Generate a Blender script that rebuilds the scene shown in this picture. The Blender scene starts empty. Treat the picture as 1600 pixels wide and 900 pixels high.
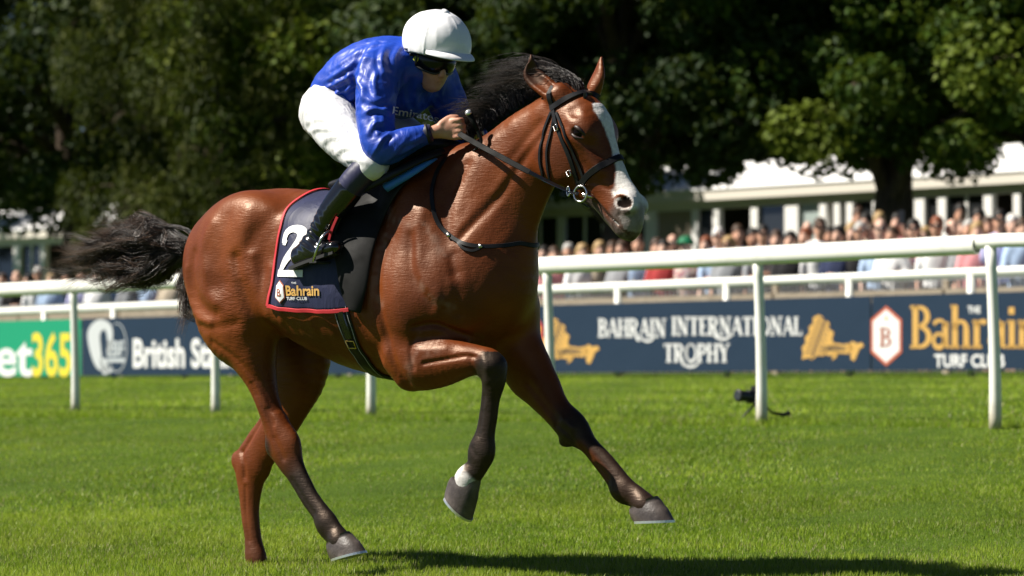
import bpy, bmesh, math, random
import numpy as np
from mathutils import Vector, Matrix
random.seed(7)
RNG = np.random.default_rng(11)
R = math.radians
scene = bpy.context.scene
COL = scene.collection

# ---------------------------------------------------------------- camera, sky, sun, exposure
FPX, CAMH, HORIZON = 4500.0, 0.70, 600.0          # focal length and horizon in pixels of the 1600 x 900 photograph
cd = bpy.data.cameras.new('camera')
cam = bpy.data.objects.new('camera', cd)
COL.objects.link(cam)
cam.location = (0, 0, CAMH)
cam.rotation_euler = (R(90), 0, 0)
cd.sensor_width = 36.0
cd.lens = 36.0 * FPX / 1600.0
cd.shift_y = (HORIZON - 450.0) / 1600.0
cd.clip_end = 2000
cd.dof.use_dof = True
cd.dof.focus_distance = 10.95
cd.dof.aperture_fstop = 3.5
scene.camera = cam

SUN_DIR = Vector((0.92, 0.02, -1.0)).normalized()   # the way the light travels
w = bpy.data.worlds.new('World')
scene.world = w
w.use_nodes = True
nt = w.node_tree
bg = nt.nodes['Background']
sky = nt.nodes.new('ShaderNodeTexSky')
sky.sky_type = 'NISHITA'
sky.sun_disc = False
sky.air_density = 0.3
sky.dust_density = 0.1
sky.ozone_density = 1.0
to_sun = -SUN_DIR
sky.sun_elevation = math.asin(to_sun.z)
sky.sun_rotation = math.atan2(to_sun.x, to_sun.y)
nt.links.new(sky.outputs[0], bg.inputs[0])
bg.inputs[1].default_value = 0.05
sd = bpy.data.lights.new('sun', 'SUN')
sd.energy = 5.0
sd.angle = R(0.5)
sd.color = (1.0, 0.94, 0.84)
sun = bpy.data.objects.new('sun', sd)
COL.objects.link(sun)
sun.location = (-20, -5, 30)
sun.rotation_euler = SUN_DIR.to_track_quat('-Z', 'Y').to_euler()
scene.view_settings.view_transform = 'Standard'
scene.view_settings.look = 'None'
scene.view_settings.gamma = 1.0
scene.view_settings.exposure = 0.95
scene.render.engine = 'CYCLES'
scene.cycles.use_denoising = True
scene.cycles.max_bounces = 6
scene.cycles.caustics_reflective = False
scene.cycles.caustics_refractive = False

# ---------------------------------------------------------------- small helpers
def tag(o, label=None, cat=None, group=None, kind=None):
    if label: o['label'] = label
    if cat: o['category'] = cat
    if group: o['group'] = group
    if kind: o['kind'] = kind
    return o

def empty(name, loc=(0, 0, 0), rz=0.0, parent=None):
    o = bpy.data.objects.new(name, None)
    COL.objects.link(o)
    o.location = loc
    o.rotation_euler = (0, 0, rz)
    o.empty_display_size = 0.1
    if parent: o.parent = parent
    return o

def link(name, me, mat=None, parent=None, smooth=False):
    o = bpy.data.objects.new(name, me)
    COL.objects.link(o)
    if mat is not None:
        for m in (mat if isinstance(mat, (list, tuple)) else [mat]):
            me.materials.append(m)
    if parent: o.parent = parent
    if smooth and len(me.polygons):
        me.polygons.foreach_set('use_smooth', np.ones(len(me.polygons), bool))
    return o

def mesh(name, verts, faces, mat=None, parent=None, smooth=False):
    me = bpy.data.meshes.new(name)
    me.from_pydata([tuple(map(float, v)) for v in verts], [], [tuple(map(int, f)) for f in faces])
    me.update()
    return link(name, me, mat, parent, smooth)

def np_mesh(name, V, Fq, mat=None, parent=None, smooth=False):
    """Fast mesh from arrays; Fq is an (n, 3) or (n, 4) int array."""
    me = bpy.data.meshes.new(name)
    V = np.asarray(V, np.float32); Fq = np.asarray(Fq, np.int32)
    n, k = Fq.shape
    me.vertices.add(len(V)); me.vertices.foreach_set('co', V.ravel())
    me.loops.add(n * k); me.loops.foreach_set('vertex_index', Fq.ravel())
    me.polygons.add(n)
    me.polygons.foreach_set('loop_start', np.arange(0, n * k, k, dtype=np.int32))
    me.update(calc_edges=True)
    return link(name, me, mat, parent, smooth)

def vcol(me, name, rgb):
    """rgb: (n, 3) per vertex, or (n,) for a single value."""
    rgb = np.asarray(rgb, np.float32)
    if rgb.ndim == 1: rgb = np.repeat(rgb[:, None], 3, 1)
    a = me.color_attributes.new(name, 'FLOAT_COLOR', 'POINT')
    a.data.foreach_set('color', np.concatenate([rgb, np.ones((len(rgb), 1), np.float32)], 1).ravel())

class MB:
    """Collects boxes, tubes and prisms into one mesh."""
    def __init__(s): s.v = []; s.f = []
    def add(s, V, Fs):
        b = len(s.v); s.v += [tuple(map(float, p)) for p in V]; s.f += [tuple(b + i for i in f) for f in Fs]
    def box(s, c, d, M=None):
        V = [Vector((c[0] + i * d[0] / 2, c[1] + j * d[1] / 2, c[2] + k * d[2] / 2)) for i in (-1, 1) for j in (-1, 1) for k in (-1, 1)]
        if M is not None: V = [M @ p for p in V]
        s.add(V, [(0, 1, 3, 2), (4, 6, 7, 5), (0, 4, 5, 1), (2, 3, 7, 6), (0, 2, 6, 4), (1, 5, 7, 3)])
    def tube(s, pts, r, n=10, cap=True, flat=1.0, side=None):
        """Round or flattened tube through pts; r is a number or a list."""
        pts = [Vector(p) for p in pts]
        rr = r if isinstance(r, (list, tuple, np.ndarray)) else [r] * len(pts)
        b = len(s.v); ref = Vector(side) if side is not None else None
        for i, p in enumerate(pts):
            t = (pts[min(i + 1, len(pts) - 1)] - pts[max(i - 1, 0)]).normalized()
            a = ref if ref is not None else (Vector((0, 0, 1)) if abs(t.z) < 0.9 else Vector((1, 0, 0)))
            x = t.cross(a).normalized(); y = x.cross(t).normalized()
            if ref is None and i:
                x = (px - t * px.dot(t)).normalized(); y = x.cross(t)
            px = x
            for k in range(n):
                an = 2 * math.pi * k / n
                s.v.append(tuple(p + x * math.cos(an) * rr[i] * flat + y * math.sin(an) * rr[i]))
        for i in range(len(pts) - 1):
            for k in range(n):
                a0 = b + i * n + k; a1 = b + i * n + (k + 1) % n
                s.f.append((a0, a1, a1 + n, a0 + n))
        if cap:
            s.f.append(tuple(b + k for k in range(n))[::-1])
            s.f.append(tuple(b + (len(pts) - 1) * n + k for k in range(n)))
    def build(s, name, mat=None, parent=None, smooth=False):
        o = mesh(name, s.v, s.f, mat, parent, smooth)
        return autosmooth(o, 48) if smooth and getattr(s, 'crisp', False) else o

def autosmooth(o, deg=40):
    me = o.data
    me.polygons.foreach_set('use_smooth', np.ones(len(me.polygons), bool))
    bm = bmesh.new(); bm.from_mesh(me)
    lim = R(deg)
    for e in bm.edges:
        e.smooth = not (len(e.link_faces) == 2 and e.calc_face_angle(0) > lim)
    bm.to_mesh(me); bm.free()
    return o

def spline(P, n):
    """Catmull-Rom through rows of P, n samples."""
    P = np.asarray(P, float); m = len(P)
    t = np.linspace(0, m - 1, n); i = np.clip(t.astype(int), 0, m - 2); f = (t - i)[:, None]
    p0 = P[np.clip(i - 1, 0, m - 1)]; p1 = P[i]; p2 = P[i + 1]; p3 = P[np.clip(i + 2, 0, m - 1)]
    return 0.5 * (2 * p1 + (p2 - p0) * f + (2 * p0 - 5 * p1 + 4 * p2 - p3) * f ** 2 + (3 * p1 - p0 - 3 * p2 + p3) * f ** 3)

# ---------------------------------------------------------------- materials
def mat(name, col=(0.5, 0.5, 0.5), rough=0.6, spec=0.5, metal=0.0, **kw):
    m = bpy.data.materials.new(name); m.use_nodes = True
    b = m.node_tree.nodes['Principled BSDF']
    b.inputs['Base Color'].default_value = (*col, 1)
    b.inputs['Roughness'].default_value = rough
    b.inputs['Specular IOR Level'].default_value = spec
    b.inputs['Metallic'].default_value = metal
    for k, v in kw.items():
        b.inputs[k.replace('_', ' ')].default_value = v
    return m

class NT:
    """Terse node building on a material."""
    def __init__(s, m):
        s.m = m; s.t = m.node_tree; s.b = s.t.nodes['Principled BSDF']
    def n(s, typ, **kw):
        nd = s.t.nodes.new(typ)
        for k, v in kw.items():
            if k.startswith('_'): setattr(nd, k[1:], v)
            else:
                i = nd.inputs[int(k[1:])] if k[0] == 'i' and k[1:].isdigit() else nd.inputs[k.replace('_', ' ')]
                if isinstance(v, bpy.types.NodeSocket): s.t.links.new(v, i)
                else: i.default_value = v
        return nd
    def l(s, a, b): s.t.links.new(a, b)
    def coord(s, kind='Object', scale=(1, 1, 1)):
        c = s.n('ShaderNodeTexCoord'); mp = s.n('ShaderNodeMapping', Scale=scale)
        s.l(c.outputs[kind], mp.inputs[0]); return mp.outputs[0]
    def noise(s, scale, detail=3, rough=0.5, vec=None):
        nd = s.n('ShaderNodeTexNoise', Scale=scale, Detail=detail, Roughness=rough)
        if vec is not None: s.l(vec, nd.inputs['Vector'])
        return nd.outputs['Fac']
    def ramp(s, fac, stops):
        r = s.n('ShaderNodeValToRGB'); s.l(fac, r.inputs[0]); e = r.color_ramp.elements
        while len(e) < len(stops): e.new(0.5)
        for q, (p, c) in zip(e, stops):
            q.position = p; q.color = (*c, 1) if len(c) == 3 else c
        return r.outputs[0]
    def mix(s, fac, a, b, blend='MIX'):
        nd = s.n('ShaderNodeMix', _data_type='RGBA', _blend_type=blend)
        for v, i in ((fac, 0), (a, 6), (b, 7)):
            if isinstance(v, bpy.types.NodeSocket): s.l(v, nd.inputs[i])
            else: nd.inputs[i].default_value = v if i == 0 else (*v, 1)
        return nd.outputs[2]
    def math(s, op, a, b=0.0):
        nd = s.n('ShaderNodeMath', _operation=op)
        for v, i in ((a, 0), (b, 1)):
            if isinstance(v, bpy.types.NodeSocket): s.l(v, nd.inputs[i])
            else: nd.inputs[i].default_value = v
        return nd.outputs[0]
    def attr(s, name):
        return s.n('ShaderNodeAttribute', _attribute_name=name).outputs['Color']
    def bump(s, h, strength=0.3, dist=0.01):
        nd = s.n('ShaderNodeBump', Strength=strength, Distance=dist)
        s.l(h, nd.inputs['Height']); s.l(nd.outputs[0], s.b.inputs['Normal'])
    def color(s, c): s.l(c, s.b.inputs['Base Color'])
    def rough(s, c): s.l(c, s.b.inputs['Roughness'])
# ---------------------------------------------------------------- implicit surfaces for bodies and cloth
def vnoise(p, scale, seed=0):
    """Smooth value noise in -1..1 at points p (n, 3)."""
    q = p * scale + 100.0; i = np.floor(q).astype(np.int64); f = q - i; f = f * f * (3 - 2 * f)
    def h(a, b, c):
        n = (a * 374761393 + b * 668265263 + c * 2147483647 + seed * 1274126177) & 0xffffffff
        n = ((n ^ (n >> 13)) * 1274126177) & 0xffffffff
        return ((n ^ (n >> 16)) & 0xffff) / 32767.5 - 1.0
    x, y, z = i.T; r = 0
    for dx in (0, 1):
        wx = f[:, 0] if dx else 1 - f[:, 0]
        for dy in (0, 1):
            wy = f[:, 1] if dy else 1 - f[:, 1]
            for dz in (0, 1):
                r = r + h(x + dx, y + dy, z + dz) * wx * wy * (f[:, 2] if dz else 1 - f[:, 2])
    return r

def _nrm(v): return v / (np.linalg.norm(v) + 1e-12)

class Prim:
    def __init__(s, fn, lo, hi, k, op): s.fn, s.lo, s.hi, s.k, s.op = fn, np.asarray(lo, float), np.asarray(hi, float), k, op

class Field:
    """Ordered list of primitives joined by smooth unions ('u') and cuts ('s')."""
    def __init__(s): s.p = []; s.warp = None
    def put(s, fn, lo, hi, k, op): s.p.append(Prim(fn, np.asarray(lo) - k * 1.2 - .02, np.asarray(hi) + k * 1.2 + .02, k, op))
    def ell(s, c, r, k=0.04, op='u', ax=None, up=None):
        """Ellipsoid: radii r along ax (first), up-ish (second), and their cross (third)."""
        c = np.asarray(c, float); r = np.asarray(r, float)
        if ax is None: M = np.eye(3)
        else:
            a = _nrm(np.asarray(ax, float)); u = np.asarray(up if up is not None else (0, 0, 1), float)
            u = _nrm(u - a * (u @ a)); M = np.stack([a, u, np.cross(a, u)])
        ext = np.abs(M.T * r).sum(1); M32 = [tuple(float(z) for z in m) for m in M]; r = [float(z) for z in r]
        def fn(p):
            x = (p - c).astype(np.float32).T
            g = [(x[0] * m[0] + x[1] * m[1] + x[2] * m[2]) / e for m, e in zip(M32, r)]
            k0 = np.sqrt(g[0] ** 2 + g[1] ** 2 + g[2] ** 2); k1 = np.sqrt((g[0] / r[0]) ** 2 + (g[1] / r[1]) ** 2 + (g[2] / r[2]) ** 2) + 1e-6
            return k0 * (k0 - 1) / k1
        s.put(fn, c - ext, c + ext, k, op)
    def cone(s, a, b, ra, rb, k=0.03, op='u'):
        s.loft([(a, None, ra, ra), (b, None, rb, rb)], k, op, dense=2)
    def loft(s, st, k=0.03, op='u', side=(0, 1, 0), dense=None, egg=None):
        """Stations (centre, half-vector A or None, a, b): elliptical sections, a along A and b along side."""
        n = len(st)
        C = np.array([q[0] for q in st], float)
        side = np.asarray(side, float)
        T = np.array([_nrm(C[min(i + 1, n - 1)] - C[max(i - 1, 0)]) for i in range(n)])
        N = []; ab = []
        for i, q in enumerate(st):
            A = q[1]
            if A is None:
                A = np.cross(side, T[i]) if abs(T[i] @ side) < .95 else np.cross((0, 0, 1.), T[i])
            A = np.asarray(A, float); L = np.linalg.norm(A)
            Ap = A - T[i] * (A @ T[i])
            a = q[2] if q[2] is not None else np.linalg.norm(Ap)
            N.append(_nrm(Ap)); ab.append((a, q[3]))
        for i in range(1, n):
            if N[i] @ N[i - 1] < 0: N[i] = -N[i]
        eg = np.zeros(n) if egg is None else np.asarray(egg, float)
        D = np.concatenate([C, np.array(N), np.array(ab), eg[:, None]], 1)
        m = dense or (n - 1) * 5 + 1
        D = spline(D, m) if m > 2 else D
        D32 = D.astype(np.float32); rr = np.maximum(D[:, 6], D[:, 7]); rr = np.maximum(rr[:-1], rr[1:])[:, None]
        SL = np.minimum(D[:-1, :3], D[1:, :3]) - rr; SH = np.maximum(D[:-1, :3], D[1:, :3]) + rr
        SG = []
        for i in range(m - 1):
            ax = D32[i + 1, :3] - D32[i, :3]; L2 = ax @ ax + np.float32(1e-9); u = ax / np.sqrt(L2)
            n0, n1 = [_nrm(D32[j, 3:6] - u * (D32[j, 3:6] @ u)) for j in (i, i + 1)]
            SG.append((ax, L2, u, n0, n1, np.cross(u, n0), np.cross(u, n1)))
        AX = D[1:, :3] - D[:-1, :3]; AL = np.linalg.norm(AX, axis=1); AX = AX / AL[:, None]
        RM = .55 * float(D[:, 6:8].max())
        E0 = np.arange(m - 1) == 0; E1 = np.arange(m - 1) == m - 2
        def fn(p):
            lo = p.min(0) - k - .03; hi = p.max(0) + k + .03
            out = np.full(len(p), 9.0, np.float32)
            pc = (p.min(0) + p.max(0)) / 2; rho = np.linalg.norm(p.max(0) - pc) + .03 + RM
            tc = ((pc - D[:-1, :3]) * AX).sum(1); use = ((tc > -rho) | E0) & ((tc < AL + rho) | E1)
            for i in np.flatnonzero(use & ~((SL > hi).any(1) | (SH < lo).any(1))):
                d0, d1 = D32[i], D32[i + 1]
                ax, L2, u, n0, n1, s0, s1 = SG[i]
                w = (p - d0[:3]).T; dt = lambda q: w[0] * q[0] + w[1] * q[1] + w[2] * q[2]
                t = np.clip(dt(ax / L2), 0, 1)
                qx = dt(n0); qx = qx + (dt(n1) - qx) * t; qy = dt(s0); qy = qy + (dt(s1) - qy) * t; qz = dt(u) - t * np.float32(np.sqrt(L2))
                a = d0[6] + t * (d1[6] - d0[6]); b = d0[7] + t * (d1[7] - d0[7])
                x = qx / a
                if d0[8] or d1[8]: b = b * np.clip(1 - (d0[8] + t * (d1[8] - d0[8])) * np.clip(x, -1.2, 1.2), .3, 2)
                y = qy / b; c = np.minimum(a, b); z = qz / c
                k0 = np.sqrt(x * x + y * y + z * z)
                k1 = np.sqrt((x / a) ** 2 + (y / b) ** 2 + (z / c) ** 2) + 1e-6
                out = np.minimum(out, k0 * (k0 - 1) / k1)
            return out
        s.put(fn, SL.min(0), SH.max(0), k, op)
    def ev(s, p, lo, hi):
        d = np.full(len(p), 9.0, np.float32)
        if len(getattr(s, 'LO', ())) != len(s.p):
            s.LO = np.array([q.lo for q in s.p]); s.HI = np.array([q.hi for q in s.p])
        for i in np.flatnonzero(~((s.LO > hi).any(1) | (s.HI < lo).any(1))):
            q = s.p[i]
            e = q.fn(p); k = q.k
            if q.op == 'u':
                h = np.clip(.5 + .5 * (d - e) / k, 0, 1)
                d = np.where(d > 8, e, d + (e - d) * h - k * h * (1 - h))
            else:
                h = np.clip(.5 - .5 * (d + e) / k, 0, 1)
                d = d + (-e - d) * h + k * h * (1 - h)
        if s.warp is not None: d = d + s.warp(p, d)
        return d
    def at(s, pts):
        pts = np.atleast_2d(np.asarray(pts, np.float32))
        return np.array([s.ev(q[None], q, q)[0] for q in pts])
    def polygonize(s, h=0.006, B=12):
        """Surface nets, evaluated only in blocks near the surface."""
        un = [q for q in s.p if q.op == 'u']
        lo = np.min([q.lo for q in un], 0) - 2 * h; hi = np.max([q.hi for q in un], 0) + 2 * h
        nb = np.ceil((hi - lo) / (h * B)).astype(int)
        G = np.full(nb * B + 1, 1.0, np.float32)
        # coarse look: block corners and centres
        bs = h * B; ii = np.stack(np.meshgrid(*[np.arange(k) for k in nb], indexing='ij'), -1).reshape(-1, 3)
        cen = (lo + (ii + .5) * bs).astype(np.float32)
        act = []; r = bs * 1.05
        S = 6
        key = (ii // S); order = np.lexsort(key.T)
        cd_ = np.empty(len(ii), np.float32)
        ks = key[order]; cut = np.flatnonzero(np.any(np.diff(ks, axis=0) != 0, axis=1)) + 1
        for idx in np.split(order, cut):
            p = cen[idx]; cd_[idx] = s.ev(p, p.min(0) - r, p.max(0) + r)
        g1 = np.arange(B + 1) * h
        off = np.stack(np.meshgrid(g1, g1, g1, indexing='ij'), -1).reshape(-1, 3).astype(np.float32)
        near = np.abs(cd_) < r + .02
        for (i, j, k) in ii[(cd_ < 0) & ~near]:
            G[i * B:i * B + B + 1, j * B:j * B + B + 1, k * B:k * B + B + 1] = -1.0
        def work(q):
            o = (lo + q * bs).astype(np.float32)
            return q, s.ev(off + o, o, o + bs).reshape(B + 1, B + 1, B + 1)
        for (i, j, k), g in map(work, ii[near]):
            G[i * B:i * B + B + 1, j * B:j * B + B + 1, k * B:k * B + B + 1] = g
        return surface_nets(G, lo, h)

def surface_nets(G, lo, h):
    neg = G < 0
    c = [neg[i:neg.shape[0] - 1 + i, j:neg.shape[1] - 1 + j, k:neg.shape[2] - 1 + k] for i in (0, 1) for j in (0, 1) for k in (0, 1)]
    cnt = np.zeros(c[0].shape, np.uint8)
    for q in c: cnt += q
    cells = np.argwhere((cnt > 0) & (cnt < 8)); del cnt, c
    idm = np.full(np.array(G.shape) - 1, -1, np.int32); idm[tuple(cells.T)] = np.arange(len(cells))
    corner = np.array([(i, j, k) for i in (0, 1) for j in (0, 1) for k in (0, 1)])
    val = np.stack([G[tuple((cells + o).T)] for o in corner], 1)
    acc = np.zeros((len(cells), 3)); num = np.zeros(len(cells))
    for a in range(8):
        for b in range(a + 1, 8):
            df = corner[b] - corner[a]
            if np.abs(df).sum() != 1: continue
            va, vb = val[:, a], val[:, b]; m = (va < 0) != (vb < 0)
            t = np.where(m, va / np.where(m, va - vb, 1), 0)
            acc += np.where(m[:, None], corner[a] + t[:, None] * df, 0); num += m
    V = lo + (cells + acc / num[:, None]) * h
    F = []
    for ax in range(3):
        o = np.zeros(3, int); o[ax] = 1; b, c2 = [x for x in range(3) if x != ax]
        A = neg[tuple(slice(0, s - o[i]) for i, s in enumerate(neg.shape))]
        Bn = neg[tuple(slice(o[i], s) for i, s in enumerate(neg.shape))]
        e = np.argwhere(A != Bn)
        e = e[(e[:, b] > 0) & (e[:, c2] > 0) & (e[:, b] < G.shape[b] - 1) & (e[:, c2] < G.shape[c2] - 1)]
        db = np.zeros(3, int); db[b] = 1; dc = np.zeros(3, int); dc[c2] = 1
        q = np.stack([idm[tuple((e - x).T)] for x in (db + dc, dc, 0 * db, db)], 1)
        fl = neg[tuple(e.T)]
        if ax == 1: fl = ~fl
        q[~fl] = q[~fl][:, ::-1]
        F.append(q[(q >= 0).all(1)])
    return V, np.concatenate(F)

def relax(V, F, it=2, lam=0.5):
    n = len(V); E = np.concatenate([F[:, [0, 1]], F[:, [1, 2]], F[:, [2, 3]], F[:, [3, 0]]])
    deg = np.bincount(E[:, 0], minlength=n) + np.bincount(E[:, 1], minlength=n)
    for _ in range(it):
        for l in (lam, -lam * 1.04):
            acc = np.stack([np.bincount(E[:, 0], V[E[:, 1], d], n) + np.bincount(E[:, 1], V[E[:, 0], d], n) for d in range(3)], 1)
            V = V + l * (acc / np.maximum(deg, 1)[:, None] - V)
    return V

def keep_largest(V, F):
    """Drops stray islands."""
    n = len(V); lab = np.arange(n)
    while True:
        m = lab[F].min(1); new = lab.copy()
        for c in range(4): np.minimum.at(new, F[:, c], m)
        new = new[new]
        if (new == lab).all(): break
        lab = new
    big = np.bincount(lab[F[:, 0]]).argmax(); F = F[lab[F[:, 0]] == big]
    u, inv = np.unique(F, return_inverse=True)
    return V[u], inv.reshape(F.shape)
# ---------------------------------------------------------------- the horse's own frame: x forward, y to its left, z up
HEAD_DEG = 38.0
_th = R(HEAD_DEG)
HF = np.array([math.cos(_th), -math.sin(_th)])       # forward in world x, y
HR = np.array([HF[1], -HF[0]])                       # the horse's right, towards the camera
HO = np.array([(580 - 800) / 400.0, FPX / 400.0])    # ground point under the girth
def P(px, py, v=0.0):
    """Pixel of the photograph -> point in the horse's frame, on its plane v metres to its right."""
    O = HO + HR * v; d = np.array([(px - 800) / FPX, 1.0])
    k, u = np.linalg.solve(np.array([[d[0], -HF[0]], [d[1], -HF[1]]]), O)
    return np.array([u, -v, CAMH + (HORIZON - py) / FPX * k])
def PX(p):
    """Point in the horse's frame -> pixel (x, y, pixels per metre)."""
    p = np.asarray(p, float); X = HO + HF * p[0] - HR * p[1]
    s = FPX / X[1]
    return 800 + X[0] * s, HORIZON - (p[2] - CAMH) * s, s
def edge(e1, e2, v, b, squeeze=1.0):
    """Station from two outline pixels, lateral half-width b."""
    a, c = P(*e1, v), P(*e2, v); A = (c - a) / 2; C = (a + c) / 2
    s = PX(C)[2]; d = np.array(e2, float) - np.array(e1, float); h = np.linalg.norm(d) / 2; n = d / (2 * h)
    bp = b * math.sin(_th) * s * abs(n[0])
    f = math.sqrt(max(h * h - bp * bp, (.42 * h) ** 2)) / h
    return (C, A, np.linalg.norm(A) * f * squeeze, b)
def estat(e1, e2, v, b):
    C, A, a, b = edge(e1, e2, v, b); return (C, A / np.linalg.norm(A) * a, None, b)

def horse_field():
    f = Field()
    # trunk: centre line with vertical half-height and half-width
    T = [(-0.875, 1.29, 1.05, .06), (-0.81, 1.37, .98, .135), (-0.71, 1.43, .95, .20), (-0.56, 1.480, .93, .240), (-0.38, 1.478, .90, .255), (-0.18, 1.452, .82, .270),
         (0.02, 1.455, .745, .275), (0.20, 1.515, .715, .266), (0.33, 1.565, .73, .252), (0.44, 1.53, .77, .240), (0.53, 1.42, .82, .220), (0.60, 1.29, .87, .180), (0.645, 1.20, .93, .10)]
    f.loft([((u, 0, (t + b) / 2), (0, 0, 1), (t - b) / 2, w) for u, t, b, w in T], .03, egg=[.0, .0, .0, .02, .05, .12, .18, .30, .36, .34, .22, .15, .1])
    # withers ridge, loin
    f.loft([((.04, 0, 1.42), None, .05, .05), ((.25, 0, 1.505), None, .06, .05), ((.40, 0, 1.535), None, .065, .05), ((.55, 0, 1.50), None, .07, .06)], .09)
    # neck
    f.loft([estat((668, 252), (755, 505), 0, .165), estat((700, 232), (786, 470), 0, .148), estat((738, 210), (804, 416), 0, .120), estat((780, 184), (820, 364), 0, .098),
            estat((822, 158), (838, 316), 0, .083), estat((866, 134), (862, 282), 0, .076)], .08, egg=[.25, .3, .3, .25, .15, .0])
    # head
    def mid(e1, e2, b, v=0):
        a_, c_ = P(*e1, v), P(*e2, v); return ((a_ + c_) / 2, (c_ - a_) / 2, None, b)
    f.loft([mid((858, 205), (897, 130), .074), mid((858, 256), (934, 151), .094), mid((873, 284), (950, 196), .082), mid((892, 302), (962, 229), .068),
            mid((914, 315), (971, 250), .056), mid((932, 327), (985, 281), .047), mid((948, 346), (1000, 308), .051), mid((963, 364), (1002, 342), .044), mid((977, 369), (994, 362), .028)],
           .045, egg=[0, -.16, -.20, -.10, .0, .05, .05, .05, .1])
    for sg in (1, -1):
        # cheek, brow, zygomatic ridge
        c = P(880, 252, 0); f.ell((c[0], -sg * .058, c[2]), (.095, .078, .030), .045, ax=(1, 0, -1.1), up=(1, 0, 1))
        e = P(906, 202, .07); f.ell((e[0] + .008, -sg * .070, e[2]), (.058, .046, .034), .04, ax=(1, 0, -.8), up=(1, 0, 1))
        e = P(901, 194, .085); f.ell((e[0], -sg * .084, e[2]), (.036, .012, .014), .018, ax=(1, 0, -.55), up=(1, 0, 1))
        e = P(903, 207, .095); f.ell((e[0], -sg * .106, e[2]), (.022, .013, .014), .012, op='s', ax=(1, 0, -.5), up=(1, 0, 1))
        z0 = P(915, 214, 0); z1 = P(962, 268, 0)
        f.cone((z0[0], -sg * .084, z0[2]), (z1[0] - .03, -sg * .05, z1[2]), .018, .012, .03)
        # hollow above the eye, groove behind the nostril
        h0 = P(900, 172, .08); f.ell((h0[0], -sg * .098, h0[2]), (.026, .018, .013), .022, op='s', ax=(1, 0, -.6), up=(1, 0, 1))
        # nostril wing and hole
        q = P(990, 318, 0); f.ell((q[0], -sg * .040, q[2]), (.042, .030, .022), .022, ax=(1, 0, -.9), up=(1, 0, 1))
        # base of ear
        a0 = P(893, 138, 0); f.ell((a0[0] - .015, -sg * .050, a0[2] - .02), (.035, .035, .035), .04)
        # shoulder blade, point of shoulder, upper arm, pectoral
        f.ell((.40, -sg * .148, 1.22), (.28, .110, .070), .06, ax=(-.42, 0, 1), up=(1, 0, .3))
        f.ell((.365, -sg * .186, 1.02), (.19, .125, .078), .040, ax=(.35, 0, 1), up=(1, 0, -.3))
        f.ell((.525, -sg * .165, 1.075), (.088, .070, .125), .05)
        f.ell((.570, -sg * .092, .985), (.085, .085, .125), .05)
        # rib cage fullness, flank hollow, point of hip
        f.ell((-.08, -sg * .165, 1.13), (.33, .125, .26), .10)
        f.ell((-.335, -sg * .300, 1.20), (.10, .045, .14), .10, op='s')
        f.ell((-.44, -sg * .195, 1.375), (.10, .04, .05), .09)
        # hindquarter: croup, rear rim of the thigh, inner bulge
        f.ell((-.555, -sg * .145, 1.235), (.255, .215, .125), .08, ax=(-1, 0, -.35), up=(0, 0, 1))
        f.ell((-.735, -sg * .118, 1.135), (.125, .205, .098), .06, ax=(1, 0, .1), up=(.2, 0, 1))
    # near hind leg
    NH = [((306, 430), (470, 450), .150, .120), ((303, 470), (455, 490), .155, .122), ((316, 505), (447, 520), .155, .112), ((349, 540), (438, 552), .150, .092), ((381, 586), (434, 595), .145, .066),
          ((403, 640), (441, 634), .140, .052), ((414, 674), (454, 662), .138, .044), ((420, 704), (470, 690), .137, .042), ((434, 727), (473, 714), .137, .034), ((449, 747), (479, 735), .137, .027),
          ((472, 785), (497, 771), .137, .025), ((488, 808), (513, 793), .137, .026), ((496, 829), (524, 806), .137, .033), ((507, 843), (535, 822), .137, .029), ((515, 853), (546, 834), .137, .040), ((522, 862), (554, 846), .137, .036)]
    f.loft([estat(*q) for q in NH], .05)
    # far hind leg
    FH = [((380, 430), (520, 470), -.150, .115), ((385, 500), (525, 540), -.155, .112), ((405, 570), (512, 590), -.150, .090), ((408, 625), (490, 624), -.145, .062), ((398, 668), (466, 668), -.14, .050),
          ((372, 704), (440, 704), -.138, .042), ((366, 726), (424, 730), -.138, .042), ((371, 758), (411, 757), -.138, .034), ((376, 796), (405, 796), -.138, .027), ((383, 842), (408, 840), -.138, .025),
          ((384, 872), (416, 868), -.138, .033), ((390, 890), (420, 886), -.138, .029), ((394, 902), (428, 896), -.138, .036)]
    f.loft([estat(*q) for q in FH], .05)
    # point of hock, both sides
    for (px, v) in (((421, 697), .137), ((366, 718), -.138)):
        c = P(*px, v); f.ell(c + (.012, 0, 0), (.018, .030, .017), .035, ax=(1, 0, .0), up=(-.25, 0, 1))
    # near fore leg: folded
    NF = [((640, 500), (628, 596), .165, .090), ((662, 516), (645, 609), .170, .080), ((700, 526), (685, 605), .168, .066), ((732, 534), (724, 590), .163, .052), ((756, 541), (744, 586), .158, .046),
          ((782, 553), (752, 592), .155, .046), ((790, 586), (753, 602), .152, .040), ((782, 622), (752, 622), .150, .029), ((778, 650), (748, 652), .150, .027), ((774, 678), (743, 676), .150, .028),
          ((774, 708), (731, 703), .150, .034), ((762, 735), (728, 726), .150, .028), ((753, 750), (708, 746), .150, .041), ((746, 768), (704, 764), .150, .036)]
    f.loft([estat(*q) for q in NF], .024)
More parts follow.
